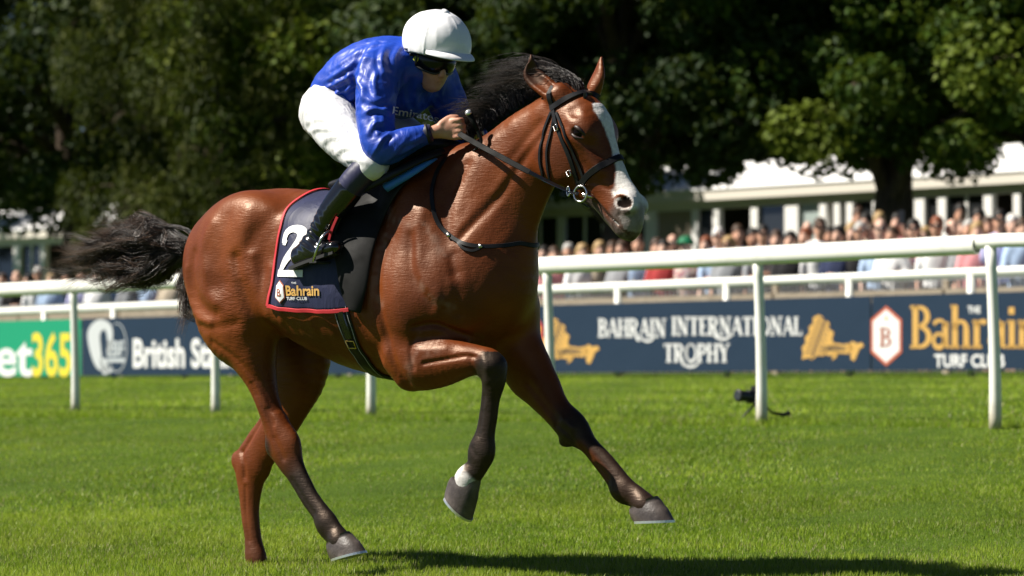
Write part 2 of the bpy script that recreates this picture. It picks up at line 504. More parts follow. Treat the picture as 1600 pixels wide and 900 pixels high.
    # far fore leg: reaching forward
    FF = [((762, 500), (842, 470), -.125, .090), ((776, 560), (838, 505), -.130, .085), ((796, 606), (852, 548), -.135, .070), ((822, 629), (869, 584), -.138, .056), ((850, 655), (888, 626), -.14, .046),
          ((880, 688), (914, 652), -.14, .044), ((908, 704), (930, 684), -.14, .034), ((930, 731), (952, 708), -.14, .027), ((948, 756), (975, 735), -.14, .027), ((956, 777), (991, 752), -.14, .034),
          ((977, 787), (1006, 763), -.14, .029), ((988, 797), (1026, 779), -.14, .041), ((997, 804), (1036, 792), -.14, .036)]
    f.loft([estat(*q) for q in FF], .05)
    c = P(884, 690, -.14); f.ell(c, (.03, .018, .022), .02)
    # upper arm bulge behind the elbow, knee bones, tendons' groove
    c = P(640, 594, .17); f.ell(c, (.045, .035, .035), .035)
    c = P(772, 570, .155); f.ell(c, (.040, .045, .035), .02)
    # ears: cupped, the near one laid back, the far one up
    ears = [((868, 150), (833, 118), (830, 86), .060, .078, (.6, -1, .1)), ((926, 148), (936, 118), (940, 89), -.052, -.064, (.5, 1, .1))]
    for b0, m0, t0, v0, v1, face in ears:
        q = [P(*b0, v0), P(*m0, (v0 + v1) / 2), P(*t0, v1)]; fc = _nrm(np.array(face))
        ax = _nrm(q[2] - q[0]); fc = _nrm(fc - ax * (fc @ ax)); wd = np.cross(ax, fc)
        f.loft([(q[0], wd, .030, .028), (.6 * q[0] + .4 * q[1], wd, .038, .026), (q[1], wd, .036, .018), (.45 * q[1] + .55 * q[2], wd, .020, .011), (q[2], wd, .005, .005)], .012, side=fc)
        f.loft([(q[0] * .7 + q[1] * .3 + fc * .026, wd, .024, .016), (q[1] + fc * .022, wd, .027, .018), (.5 * q[1] + .5 * q[2] + fc * .014, wd, .012, .012)], .006, op='s', side=fc)
    # mouth line and nostrils, eye sockets
    for sg in (1, -1):
        a = P(936, 307, 0); b = P(978, 352, 0)
        f.loft([((a[0], -sg * .056, a[2]), None, .004, .012), (((a[0] + b[0]) / 2, -sg * .055, (a[2] + b[2]) / 2 - .004), None, .004, .012), ((b[0], -sg * .045, b[2]), None, .004, .012)], .006, op='s')
        q = P(986, 317, 0); f.ell((q[0] + .004, -sg * .064, q[2]), (.042, .026, .025), .010, op='s', ax=(1, 0, -.30), up=(0, 0, 1))
    return f
HFLD = horse_field()
def unit_normals(V, F):
    n = np.cross(V[F[:, 2]] - V[F[:, 0]], V[F[:, 3]] - V[F[:, 1]]); N = np.zeros_like(V)
    for c in range(4):
        for d in range(3): N[:, d] += np.bincount(F[:, c], n[:, d], len(V))
    return N / (np.linalg.norm(N, axis=1)[:, None] + 1e-12)
def sstep(x, a, b):
    t = np.clip((x - a) / (b - a), 0, 1); return t * t * (3 - 2 * t)
def poly_dist(Q, L):
    """Distance from 2D points Q to polyline L."""
    d = np.full(len(Q), 9.0)
    for a, b in zip(L[:-1], L[1:]):
        ab = b - a; t = np.clip(((Q - a) @ ab) / (ab @ ab), 0, 1)
        d = np.minimum(d, np.linalg.norm(Q - a - t[:, None] * ab, axis=1))
    return d

hV, hF = HFLD.polygonize(0.0064)
hV, hF = keep_largest(hV, hF)
hV = relax(hV, hF, 5)
# muscle grooves and folds, drawn on the side of the body: (pixels, depth plane, height in m, half-width in m)
GROOVES = [
    ([(704, 256), (690, 310), (698, 370), (714, 425)], .20, -.009, .020), ([(640, 370), (650, 430), (676, 476)], .24, -.006, .016), ([(665, 300), (655, 360), (668, 430), (690, 470)], .22, .006, .020),
    ([(432, 322), (408, 358), (394, 384)], .24, -.0035, .022), ([(424, 420), (420, 470), (424, 500)], .25, .007, .020), ([(340, 350), (330, 385), (332, 410)], .22, .006, .022),
    ([(560, 470), (576, 520), (596, 560)], .24, -.004, .012), ([(500, 400), (506, 470), (520, 520)], .27, .003, .014), ([(470, 410), (476, 470), (490, 515)], .27, .003, .014),
    ([(790, 190), (826, 172), (850, 160)], .10, .004, .016), ([(790, 250), (816, 215), (838, 190)], .11, -.004, .014), ([(770, 300), (790, 270)], .12, .004, .016),
    ([(463, 748), (482, 780), (498, 803)], .137, -.0035, .005), ([(440, 684), (446, 700), (452, 716)], .137, -.005, .009), ([(430, 640), (438, 662)], .14, -.004, .007),
    ([(764, 618), (759, 650), (755, 682)], .150, -.0035, .005), ([(766, 556), (772, 575), (770, 596)], .155, .004, .010), ([(748, 560), (752, 580)], .155, -.005, .007), ([(745, 700), (752, 712)], .15, -.003, .006),
    ([(916, 698), (938, 724), (958, 750)], -.14, -.0035, .005), ([(880, 664), (896, 676), (905, 690)], -.14, -.004, .008), ([(893, 655), (905, 668)], -.14, .005, .010), ([(840, 600), (862, 632), (880, 655)], -.135, -.004, .010),
    ([(392, 760), (391, 800), (396, 845)], -.138, -.0035, .005), ([(384, 705), (392, 724), (392, 745)], -.138, -.005, .009), ([(415, 660), (398, 690), (388, 705)], -.14, -.006, .009),
    ([(318, 398), (312, 430), (318, 462), (338, 484), (356, 490)], .20, -.008, .020),
    ([(300, 420), (302, 460), (318, 492), (345, 506)], .20, .006, .014),
    ([(336, 428), (338, 455), (352, 474)], .22, .008, .024),
    ([(378, 405), (386, 445), (400, 495), (418, 518)], .24, -.009, .020),
    ([(358, 340), (352, 395), (358, 440)], .24, -.006, .030), ([(390, 330), (384, 380), (388, 420)], .25, .006, .030),
    ([(398, 400), (404, 450), (416, 490)], .25, .006, .018),
    ([(332, 510), (360, 512), (392, 506)], .18, -.004, .014),
    ([(352, 535), (385, 560), (412, 600), (428, 640)], .17, -.004, .010),
    ([(405, 600), (425, 650), (432, 675)], .16, -.004, .007),
    ([(597, 380), (594, 440), (602, 500), (614, 560), (628, 600)], .25, -.010, .014),
    ([(640, 330), (624, 400), (628, 470), (640, 520)], .24, .004, .028),
    ([(690, 270), (676, 330), (690, 400), (700, 450), (690, 500)], .22, -.004, .016),
    ([(660, 512), (684, 508), (706, 520), (722, 528)], .20, -.013, .010),
    ([(655, 520), (648, 545), (652, 575)], .22, -.006, .008),
    ([(672, 568), (700, 562), (730, 556), (742, 558)], .20, -.007, .006),
    ([(668, 548), (700, 545)], .20, .004, .014),
    ([(735, 372), (770, 310), (806, 250), (836, 215)], .12, -.007, .014),
    ([(760, 215), (790, 200), (830, 178)], .12, .004, .022),
    ([(720, 400), (728, 440), (724, 490)], .16, -.006, .016),
    ([(470, 560), (520, 545), (570, 560)], .22, -.003, .012),
    ([(440, 500), (452, 460), (470, 430)], .26, .004, .014),
    ([(898, 218), (912, 232), (930, 250)], .09, .003, .006),
    ([(925, 285), (950, 296), (966, 310)], .06, -.003, .005),
    ([(957, 296), (962, 312), (964, 330)], .06, .003, .005),
]
hN = unit_normals(hV, hF); disp = np.zeros(len(hV))
for pts, v, h, wd in GROOVES:
    k_ = 1.0 if min(wd, .012) < .009 else 1.18; h *= k_; wd *= 1.4
    L = np.array([P(x, y, v)[[0, 2]] for x, y in pts])
    L = spline(L, len(L) * 5)
    lo, hi = L.min(0) - 3 * wd, L.max(0) + 3 * wd
    m = np.flatnonzero((hV[:, 0] > lo[0]) & (hV[:, 0] < hi[0]) & (hV[:, 2] > lo[1]) & (hV[:, 2] < hi[1]) & (np.abs(hV[:, 1]) > v * .45) & (np.abs(hV[:, 1]) < v + .14))
    # limbs differ between the sides, so folds below the elbow and stifle belong to the near side alone
    if v < 0:
        m = np.flatnonzero((hV[:, 0] > lo[0]) & (hV[:, 0] < hi[0]) & (hV[:, 2] > lo[1]) & (hV[:, 2] < hi[1]) & (hV[:, 1] > .04) & (hN[:, 1] < .1))
    low = np.mean([p[1] for p in pts]) > 505
    if low and v > 0: m = m[hV[m, 1] < 0]
    d = poly_dist(hV[m][:, [0, 2]], L)
    disp[m] += h * np.exp(-(d / wd) ** 2) * np.clip(np.abs(hN[m, 1]) * 1.6, 0, 1)
disp += .0016 * vnoise(hV, 9.0, 3) + .0008 * vnoise(hV, 24.0, 5)
hV = hV + hN * disp[:, None]
hV = relax(hV, hF, 1)

# coat: mix of bay, black points, grey muzzle and the white blaze, by place on the body
def chain(S): return np.array([edge(*q)[0] for q in S])
def along(V, C):
    """Nearest place along chain C: (station number, distance)."""
    best = np.full(len(V), 9.0); par = np.zeros(len(V))
    for i, (a, b) in enumerate(zip(C[:-1], C[1:])):
        ab = b - a; t = np.clip(((V - a) @ ab) / (ab @ ab), 0, 1); d = np.linalg.norm(V - a - t[:, None] * ab, axis=1)
        m = d < best; best[m] = d[m]; par[m] = i + t[m]
    return par, best
nz = vnoise(hV, 14, 1) * .6 + vnoise(hV, 38, 2) * .4
black = np.zeros(len(hV)); white = np.zeros(len(hV)); grey = np.zeros(len(hV))
LEGC = {'near_hind': [P(x, y, .14) for x, y in ((392, 545), (408, 590), (422, 637), (434, 668), (445, 697), (454, 720), (464, 741), (485, 778), (500, 800), (510, 818), (521, 832), (530, 844))],
        'far_hind': [P(x, y, -.14) for x, y in ((460, 580), (448, 625), (432, 668), (406, 704), (395, 728), (391, 758), (390, 796), (395, 840), (400, 870), (405, 888), (411, 899))],
        'near_fore': [P(x, y, .155) for x, y in ((650, 560), (690, 566), (728, 562), (750, 564), (767, 572), (771, 594), (767, 622), (763, 651), (758, 677), (752, 706), (745, 730), (730, 747))],
        'far_fore': [P(x, y, -.138) for x, y in ((824, 577), (846, 606), (869, 640), (897, 670), (919, 694), (941, 720), (961, 745), (973, 764), (991, 775), (1007, 788))]}
LIM = {'near_hind': (3.0, 6.5, 1.0), 'far_hind': (4.0, 9.5, .72), 'near_fore': (2.75, 3.7, 1.0), 'far_fore': (1.7, 2.9, .95)}
for k, C in LEGC.items():
    par, d = along(hV, np.array(C)); a, b, mx = LIM[k]
    m = (d < .11) & (hV[:, 2] < .82)
    if 'near' in k: m &= hV[:, 1] < -.03
    else: m &= hV[:, 1] > .02
    val = sstep(par + nz * .45, a, b) * mx
    if k == 'near_hind':     # the point of the hock is black, its face stays brown
        q = np.linalg.norm(hV - P(421, 700, .137), axis=1); val = np.maximum(val, sstep(-q, -.075, -.035) * .9)
        val *= 1 - .45 * sstep(-np.linalg.norm(hV - P(455, 690, .16), axis=1), -.08, -.03)
    if k == 'far_fore':      # brown streak down the side of the cannon
        q = along(hV, np.array([P(905, 700, -.10), P(940, 745, -.10)]))[1]; val *= 1 - .6 * sstep(-q, -.045, -.015)
    black = np.where(m, np.maximum(black, val), black)
    if k == 'near_fore':     # white ring above the hoof
        white = np.where(m & (par > 9.8), np.maximum(white, .8 * sstep(par + nz * .8, 10.2, 10.6)), white)
hp = [P(*q) for q in ((934, 162), (943, 184), (953, 204), (962, 228), (971, 250), (980, 271), (988, 291), (999, 312))]
par, d = along(hV, np.array(hp))
bw = np.interp(par, [0, .5, 1.2, 2, 3, 4, 5, 6, 7], [.032, .042, .038, .027, .021, .024, .030, .040, .050])
front = sstep(d, .05, .03) if False else 1.0
axh = _nrm(hp[-1] - hp[0]); nrm_out = np.array([-axh[2], 0, axh[0]]); nrm_out = nrm_out if nrm_out[0] > 0 else -nrm_out
outw = ((hV - np.array(hp[0])) @ nrm_out)
onhead = (d < .12) & (par > 0.0) & (hV[:, 2] > 1.1) & ((hN @ nrm_out) > .05)
wv = sstep(np.abs(hV[:, 1] + .002) + nz * .006, bw + .004, bw - .002)
top = sstep(np.linalg.norm(hV - hp[0], axis=1), .022, .034) if False else 1.0
below = ((hV - hp[0]) @ axh) > -.012 + .5 * np.abs(hV[:, 1])
white = np.where(onhead & below, np.maximum(white, wv), white)
mz = P(992, 345); q = np.linalg.norm((hV - mz) * (1, .8, 1), axis=1)
grey = sstep(-q + nz * .012, -.115, -.072)
lip = along(hV, np.array([P(930, 316), P(950, 342), P(968, 362)]))[1]
grey = np.maximum(grey, np.where(hV[:, 2] > 1.15, sstep(-lip + nz * .01, -.058, -.036), 0))
white *= 1 - .80 * sstep(-q + nz * .015, -.085, -.050)
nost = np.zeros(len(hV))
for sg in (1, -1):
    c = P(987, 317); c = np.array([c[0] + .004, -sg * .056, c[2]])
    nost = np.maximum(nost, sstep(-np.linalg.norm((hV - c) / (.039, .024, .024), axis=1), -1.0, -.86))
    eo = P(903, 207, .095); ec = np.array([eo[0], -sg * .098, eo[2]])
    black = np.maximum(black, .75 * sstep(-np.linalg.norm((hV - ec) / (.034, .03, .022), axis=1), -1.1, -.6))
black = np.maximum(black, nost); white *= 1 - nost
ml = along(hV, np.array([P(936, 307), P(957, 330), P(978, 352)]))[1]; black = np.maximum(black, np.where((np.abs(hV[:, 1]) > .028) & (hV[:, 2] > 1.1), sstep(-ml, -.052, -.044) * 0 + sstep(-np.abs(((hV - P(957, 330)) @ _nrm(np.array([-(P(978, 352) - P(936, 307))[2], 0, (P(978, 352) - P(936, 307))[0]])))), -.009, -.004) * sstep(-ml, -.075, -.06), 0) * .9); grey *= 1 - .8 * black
# dark ear rim; the shade inside the near ear is painted into the coat
e0 = P(833, 110, .07); black = np.maximum(black, .80 * sstep(-np.linalg.norm(hV - e0, axis=1), -.075, -.05))
# striations of wet, stretched skin on the thigh and flank
wr = np.zeros(len(hV))
for (x, y, v, r_) in ((372, 470, .22, .13), (385, 430, .22, .12), (392, 505, .2, .09)):
    c = P(x, y, v); wr = np.maximum(wr, sstep(-np.linalg.norm((hV - c) * (1, .6, .7), axis=1), -r_, -r_ * .35))
# dried sweat along the shoulder and girth
sweat = np.zeros(len(hV))
for pts, v, wd in (([(596, 330), (592, 400), (590, 455), (600, 475)], .25, .020), ([(610, 345), (640, 350), (665, 355), (690, 400)], .22, .016), ([(670, 440), (690, 470), (706, 480)], .2, .02), ([(646, 590), (660, 560), (690, 545)], .2, .02)):
    L = np.array([P(x, y, v)[[0, 2]] for x, y in pts]); dd = poly_dist(hV[:, [0, 2]], spline(L, 24))
    sweat = np.maximum(sweat, np.where(hV[:, 1] < -.05, np.exp(-(dd / wd) ** 2), 0))
sweat *= np.clip(.45 + .9 * vnoise(hV, 60, 9) + .5 * vnoise(hV, 20, 8), 0, 1)

def bay_material():
    m = mat('bay_coat', rough=.4, spec=.42); n = NT(m); n.b.inputs['Specular Tint'].default_value = (1, .72, .52, 1); pass
    c = n.coord()
    a = n.n('ShaderNodeSeparateColor'); n.l(n.attr('marks'), a.inputs[0])
    k = n.n('ShaderNodeSeparateColor'); n.l(n.attr('skin'), k.inputs[0])
    big = n.noise(3.0, 3, .55, c); fine = n.noise(90, 3, .6, n.coord(scale=(1, 1, 2.2)))
    bay = n.ramp(big, [(.30, (.080, .0155, .0024)), (.52, (.140, .0300, .0043)), (.75, (.205, .0490, .0068))])
    bay = n.mix(n.math('MULTIPLY', fine, .30), bay, (.055, .010, .0022))
    blk = n.ramp(n.noise(30, 3, .6, c), [(.3, (.006, .0045, .0042)), (.7, (.016, .011, .009))])
    gry = n.ramp(n.noise(40, 4, .65, c), [(.3, (.030, .022, .020)), (.58, (.105, .080, .072)), (.8, (.24, .185, .165))])
    wht = n.ramp(n.noise(70, 4, .7, c), [(.3, (.55, .52, .50)), (.7, (.80, .78, .76))])
    col = n.mix(a.outputs[0], bay, blk); col = n.mix(a.outputs[1], col, gry); col = n.mix(a.outputs[2], col, wht)
    col = n.mix(n.math('MULTIPLY', k.outputs[1], .16), col, (.55, .42, .34))
    n.color(col)
    r0 = n.ramp(n.noise(7, 4, .6, c), [(.3, (.34,) * 3), (.7, (.47,) * 3)])
    r0 = n.mix(n.math('MULTIPLY', n.noise(150, 3, .7, n.coord(scale=(1, 1, .5))), .35), r0, (.62, .62, .62))
    n.rough(n.mix(k.outputs[2], n.mix(a.outputs[0], r0, (.45, .45, .45)), (1, 1, 1)))
    n.l(n.math('MULTIPLY', n.math('SUBTRACT', 1.0, k.outputs[2]), .44), n.b.inputs['Specular IOR Level'])
    st = n.n('ShaderNodeTexNoise', Scale=1.0, Detail=2.0); n.l(n.coord(scale=(42, 20, 150)), st.inputs['Vector'])
    h = n.math('ADD', n.math('MULTIPLY', n.math('MULTIPLY', st.outputs['Fac'], k.outputs[0]), 1.8), n.math('MULTIPLY', n.noise(220, 2, .5, n.coord(scale=(1, 1, .35))), .35))
    h = n.math('ADD', h, n.math('MULTIPLY', n.noise(26, 4, .55, c), .4))
    h = n.math('ADD', h, n.math('MULTIPLY', n.noise(48, 3, .6, n.coord(scale=(1, 1, .38))), .8))
    sk = n.n('ShaderNodeTexNoise', Scale=1.0, Detail=3.0, Roughness=.55, Distortion=.6); mp = n.n('ShaderNodeMapping', Rotation=(0, R(38), 0), Scale=(30, 50, 165)); tc = n.n('ShaderNodeTexCoord'); n.l(tc.outputs['Object'], mp.inputs[0]); n.l(mp.outputs[0], sk.inputs['Vector'])
    h = n.math('ADD', h, n.math('MULTIPLY', sk.outputs['Fac'], .95))
    n.bump(h, .30, .005)
    return m
M_BAY = bay_material()
HORSE = empty('racehorse', (HO[0], HO[1], 0), -_th)
tag(HORSE, 'bay racehorse with white blaze galloping across the turf under the jockey', 'horse')
hb = np_mesh('body', hV, hF, M_BAY, HORSE, True)
vcol(hb.data, 'marks', np.stack([black, grey * (1 - nost), white], 1))
vcol(hb.data, 'skin', np.stack([wr, sweat, nost], 1))

# eyes
M_EYE = mat('eye', (.005, .003, .002), .15, .10)
M_LID = mat('eyelid', (.022, .008, .005), .5)
for sg in (1, -1):
    eo = P(903, 207, .095); ec = np.array([eo[0], -sg * .0785, eo[2]])
    if sg > 0: EYE = ec
    bm = bmesh.new(); bmesh.ops.create_uvsphere(bm, u_segments=20, v_segments=14, radius=.030)
    me = bpy.data.meshes.new('eye'); bm.to_mesh(me); bm.free()
    o = link('eye', me, M_EYE, HORSE, True); o.location = ec
    # lids: two arcs over the ball
    b = MB(); ax = Vector((1, 0, -.62)).normalized()
    for s2, r_ in ((1, .0080), (-1, .0062)):
        pts = []
        for i in range(9):
            t = -1 + 2 * i / 8
            p = Vector(ec) + ax * (.041 * t) + Vector((ax.z * -1, 0, ax.x)) * s2 * (.0160 * (1 - t * t) + .001) + Vector((0, -sg * (.0265 - .021 * t * t), 0))
            pts.append(p)
        b.tube(pts, [r_ * (.35 + .65 * (1 - abs(-1 + 2 * i / 8))) + .001 for i in range(9)], 8)
    e = b.build('eyelids', M_LID, o, True); e.matrix_parent_inverse = Matrix.Translation(ec).inverted()

# hooves with plates
def hoof_material():
    m = mat('hoof_horn', rough=.36); n = NT(m); c = n.coord(scale=(1, 1, 1))
    n.color(n.ramp(n.noise(18, 4, .6, c), [(.25, (.024, .018, .015)), (.55, (.078, .062, .055)), (.8, (.16, .13, .115))]))
    n.bump(n.noise(120, 3, .6, c), .4, .003); return m
M_HOOF = hoof_material()
M_SHOE = mat('aluminium_plate', (.72, .72, .70), .32, .5, .85)
M_SOLE = mat('sole', (.03, .026, .022), .9)
def hoof(top_back, top_front, heel, toe, v, b):
    A, B_, H, T_ = [P(*q, v) for q in (top_back, top_front, heel, toe)]
    n = 28; V = []; S = Vector((0, 1, 0))
    C0 = Vector((A + B_) / 2); C1 = Vector((H + T_) / 2); X0 = Vector((B_ - A) / 2); X1 = Vector((T_ - H) / 2)
    up = X1.cross(S).normalized(); up = up if up.dot(C0 - C1) > 0 else -up
    rows = 7
    for i in range(rows):
        t = i / (rows - 1); e = t ** .85
        C = C0.lerp(C1, t); X = X0.lerp(X1, e) * (1 + .07 * math.sin(math.pi * t)); bb = b * (.80 + .30 * t + .06 * math.sin(math.pi * t))
        if i == 0: C = C + up * .004; X = X * .97; bb *= .93
        for k in range(n):
            an = 2 * math.pi * k / n; cx, sy = math.cos(an), math.sin(an)
            cx = cx if cx > 0 else -abs(cx) ** .8 * (1 - .10 * t * (1 - abs(sy)))
            V.append(C + X * cx + S * (bb * sy) + up * (.0025 * math.sin(i * 2.4) if 0 < i < rows - 1 else 0))
    Fc = [(i * n + k, i * n + (k + 1) % n, (i + 1) * n + (k + 1) % n, (i + 1) * n + k) for i in range(rows - 1) for k in range(n)]
    Fc.append(tuple(range(n)))
    o = mesh('hoof', V, Fc, M_HOOF, HORSE, True)
    last = V[-n:]; c = sum(last, Vector()) / n
    Vs = [p + (c - p) * .02 - up * .001 for p in last] + [c + (p - c) * .6 + up * .008 for p in last]
    mesh('sole', Vs + [c + up * .010], [(k, (k + 1) % n, n + (k + 1) % n, n + k) for k in range(n)] + [(n + k, n + (k + 1) % n, 2 * n) for k in range(n)], M_SOLE, o, True)
    ring = [k for k in range(n) if math.cos(2 * math.pi * k / n) > -.72]; ring = sorted(ring, key=lambda k: (k + n // 2) % n)
    Vs = []
    for k in ring:
        p = last[k]; o_, i_ = c + (p - c) * 1.035, c + (p - c) * .74
        Vs += [o_ + up * .0015, o_ - up * .0075, i_ - up * .0075, i_ + up * .0015]
    Fs = [tuple(4 * a + q for q in (j, (j + 1) % 4)) + tuple(4 * (a + 1) + q for q in ((j + 1) % 4, j)) for a in range(len(ring) - 1) for j in range(4)]
    Fs += [(3, 2, 1, 0), tuple(4 * (len(ring) - 1) + j for j in range(4))]
    mesh('horseshoe', Vs, Fs, M_SHOE, o)
    return o
hoof((512, 851), (545, 831), (519, 876), (570, 861), .137, .042)
hoof((391, 897), (426, 894), (398, 916), (440, 912), -.138, .046)
hoof((706, 746), (751, 744), (698, 771), (735, 813), .150, .042)
hoof((985, 796), (1027, 776), (991, 815), (1052, 813), -.140, .043)
# ---------------------------------------------------------------- mane, forelock, tail: single tapered hairs
def strands(name, roots, ctrl, r0, material, parent, npts=12, sides=3):
    """roots (n,3); ctrl (n,k,3) offsets from the root: a spline per hair, swept as a thin tapered tube."""
    n, k = ctrl.shape[:2]
    C = np.concatenate([np.zeros((n, 1, 3)), ctrl], 1) + roots[:, None]
    m = k + 1; t = np.linspace(0, m - 1, npts); i = np.clip(t.astype(int), 0, m - 2); f = (t - i)[None, :, None]
    p0, p1, p2, p3 = C[:, np.clip(i - 1, 0, m - 1)], C[:, i], C[:, i + 1], C[:, np.clip(i + 2, 0, m - 1)]
    Q = .5 * (2 * p1 + (p2 - p0) * f + (2 * p0 - 5 * p1 + 4 * p2 - p3) * f ** 2 + (3 * p1 - p0 - 3 * p2 + p3) * f ** 3)
    T = np.gradient(Q, axis=1); T /= np.linalg.norm(T, axis=2, keepdims=True) + 1e-9
    ref = np.array([.31, .85, .42]); X = np.cross(T, ref); X /= np.linalg.norm(X, axis=2, keepdims=True) + 1e-9; Y = np.cross(T, X)
    w = (1 - np.linspace(0, 1, npts) ** 2.2 * .88)[None, :, None] * np.asarray(r0).reshape(-1, 1, 1)
    V = np.stack([Q + w * (X * math.cos(a) + Y * math.sin(a)) for a in (2 * math.pi * s / sides for s in range(sides))], 2)
    V = V.reshape(-1, 3); a = np.arange(n)[:, None, None] * npts * sides + np.arange(npts - 1)[None, :, None] * sides
    s0 = np.arange(sides)[None, None]; s1 = (s0 + 1) % sides
    F = np.stack([a + s0, a + s1, a + s1 + sides, a + s0 + sides], -1).reshape(-1, 4)
    o = np_mesh(name, V, F, material, parent, True)
    vcol(o.data, 'hair', np.repeat(RNG.random(n), npts * sides) * .7 + .3 * np.tile(np.repeat(np.linspace(0, 1, npts), sides), n))
    return o
def hair_material(name, a, b, c):
    m = mat(name, rough=.38, spec=.45); n = NT(m)
    n.color(n.ramp(n.attr('hair'), [(.0, a), (.6, b), (.97, c)])); return m
M_HAIR = hair_material('black_hair', (.007, .006, .005), (.020, .015, .013), (.065, .045, .034))
M_TAIL = hair_material('tail_hair', (.008, .006, .005), (.026, .017, .013), (.16, .085, .048))

# mane: rooted along the crest, swept up and back by the wind
n = 2300
crest = spline([P(722, 214), P(742, 203), P(765, 190), P(800, 166), P(838, 142), P(866, 130), P(884, 124)], 200)
t = RNG.random(n); ci = np.clip((t * 199).astype(int), 0, 198)
root = crest[ci] + np.stack([RNG.normal(0, .006, n), RNG.normal(0, .014, n), RNG.normal(-.008, .008, n)], 1)
lk = np.floor(t * 46); lock = lambda s, seed: np.array([np.random.default_rng(int(k) * 13 + seed).normal(0, s) for k in lk])
L = (.138 + .050 * np.sin(t * 3.0) + lock(.018, 1) + RNG.normal(0, .030, n)) * np.interp(t, [0, .08, .3, .6, 1], [.45, .58, .75, 1.0, .95])
side = lock(.42, 2) + RNG.normal(0, .10, n) - .05
rise = np.interp(t, [0, .3, .7, 1], [.55, .66, .62, .58]) + lock(.16, 3) + RNG.normal(0, .06, n)
back = -np.interp(t, [0, .5, 1], [.52, .66, .95])
d1 = np.stack([back * .55, side * .3, rise * .95], 1); d2 = np.stack([back, side * .8, rise * .75], 1); d3 = np.stack([back * 1.75, side * 1.2 + RNG.normal(0, .12, n), rise * .62 - .12 + RNG.normal(0, .1, n)], 1)
ctrl = np.stack([d1 * .42, d2 * .72, d3 * .78], 1) * L[:, None, None]
strands('mane', root, ctrl, .0008 + .0005 * RNG.random(n), M_HAIR, HORSE)
# forelock: between the ears, blown back over the poll
n = 800; t = RNG.random(n)
root = spline([P(884, 132), P(896, 138), P(908, 146)], 60)[(t * 59).astype(int)] + RNG.normal(0, .008, (n, 3)) * (1, 1.9, .6)
lk = RNG.integers(0, 12, n); sd_ = np.array([np.random.default_rng(int(k) + 70).normal(0, .25) for k in lk])
L = .20 + RNG.normal(0, .025, n)
side = sd_ + RNG.normal(0, .09, n) + .05
ctrl = np.stack([np.stack([-.12 + 0 * L, side * .2, .20 + RNG.normal(0, .03, n)], 1), np.stack([-.52 + 0 * L, side * .5, .25 + RNG.normal(0, .05, n)], 1), np.stack([-1.05 + RNG.normal(0, .06, n), side * .9, .22 + sd_ * .3 + RNG.normal(0, .08, n)], 1)], 1) * L[:, None, None]
strands('forelock', root, ctrl, .0012 + .0005 * RNG.random(n), M_HAIR, HORSE)
# tail: carried out behind on a short dock
DOCK = spline([P(326, 366), P(312, 380), P(292, 390), P(268, 396), P(240, 398)], 60)
dm = MB(); dm.tube([tuple(p) for p in DOCK[:48:4]], list(np.linspace(.040, .014, 12)), 12)
dk = dm.build('tail_dock', M_TAIL, HORSE, True); vcol(dk.data, 'hair', np.zeros(len(dk.data.vertices)))
def tail(nlock, per, ends, spread, seed, name='tail'):
    """Wavy locks that leave the dock and end near the given pixels."""
    rg = np.random.default_rng(seed); pr_ = np.array([e[4] for e in ends]); which = rg.choice(len(ends), nlock, p=pr_ / pr_.sum()); R_, C_ = [], []
    for i in which:
        (x1, y1), (x2, y2), (s, v), j, _ = ends[i]
        u = np.clip(s + rg.normal(0, .12), 0, 1); a0 = DOCK[int(u * 59)] + rg.normal(0, .012, 3); vv = v + rg.normal(0, .03)
        mid0 = P(x1, y1, vv * .6) + rg.normal(0, spread * .6, 3); end0 = P(x2, y2, vv) + rg.normal(0, spread, 3) * (1.7, 1, 1); k = rg.random() ** .6
        end0 = mid0 + (end0 - mid0) * (.30 + .75 * k); wv0 = rg.normal(0, .020, 3); curl = rg.normal(0, .022, 3)
        for _ in range(int(per * (.5 + rg.random()))):
            a = a0 + rg.normal(0, .008, 3); mid = mid0 + rg.normal(0, .009, 3); q = 1 - .45 * rg.random() ** 2.5; end = mid + (end0 - mid) * q + rg.normal(0, .011, 3); wv = wv0 + rg.normal(0, .004, 3)
            R_.append(a); C_.append([(mid - a) * .5 + (0, 0, .012) + wv * .6, mid - a - wv * .5, (mid * .6 + end * .4) - a + wv, (mid * .25 + end * .75) - a - wv * .7, end - a + curl])
    n = len(R_)
    return strands(name, np.array(R_), np.array(C_), .0007 + .0006 * rg.random(n), M_TAIL, HORSE, npts=18)
tail(150, 28, [((215, 392), (78, 416), (.65, 0), 0, 5), ((205, 372), (100, 396), (.6, .05), 0, 4), ((220, 350), (150, 372), (.5, -.05), 0, 2.4), ((240, 362), (205, 346), (.45, 0), 0, 1.3), ((215, 412), (105, 434), (.7, .05), 0, 3.2),
            ((235, 432), (170, 440), (.6, .02), 0, 2.0), ((260, 425), (215, 445), (.5, -.05), 0, 1.6), ((180, 425), (124, 452), (.75, 0), 0, .7), ((288, 455), (300, 515), (.35, .06), 0, .55), ((293, 480), (325, 525), (.3, .03), 0, .45), ((250, 380), (150, 350), (.5, .04), 0, .5)], .032, 5)
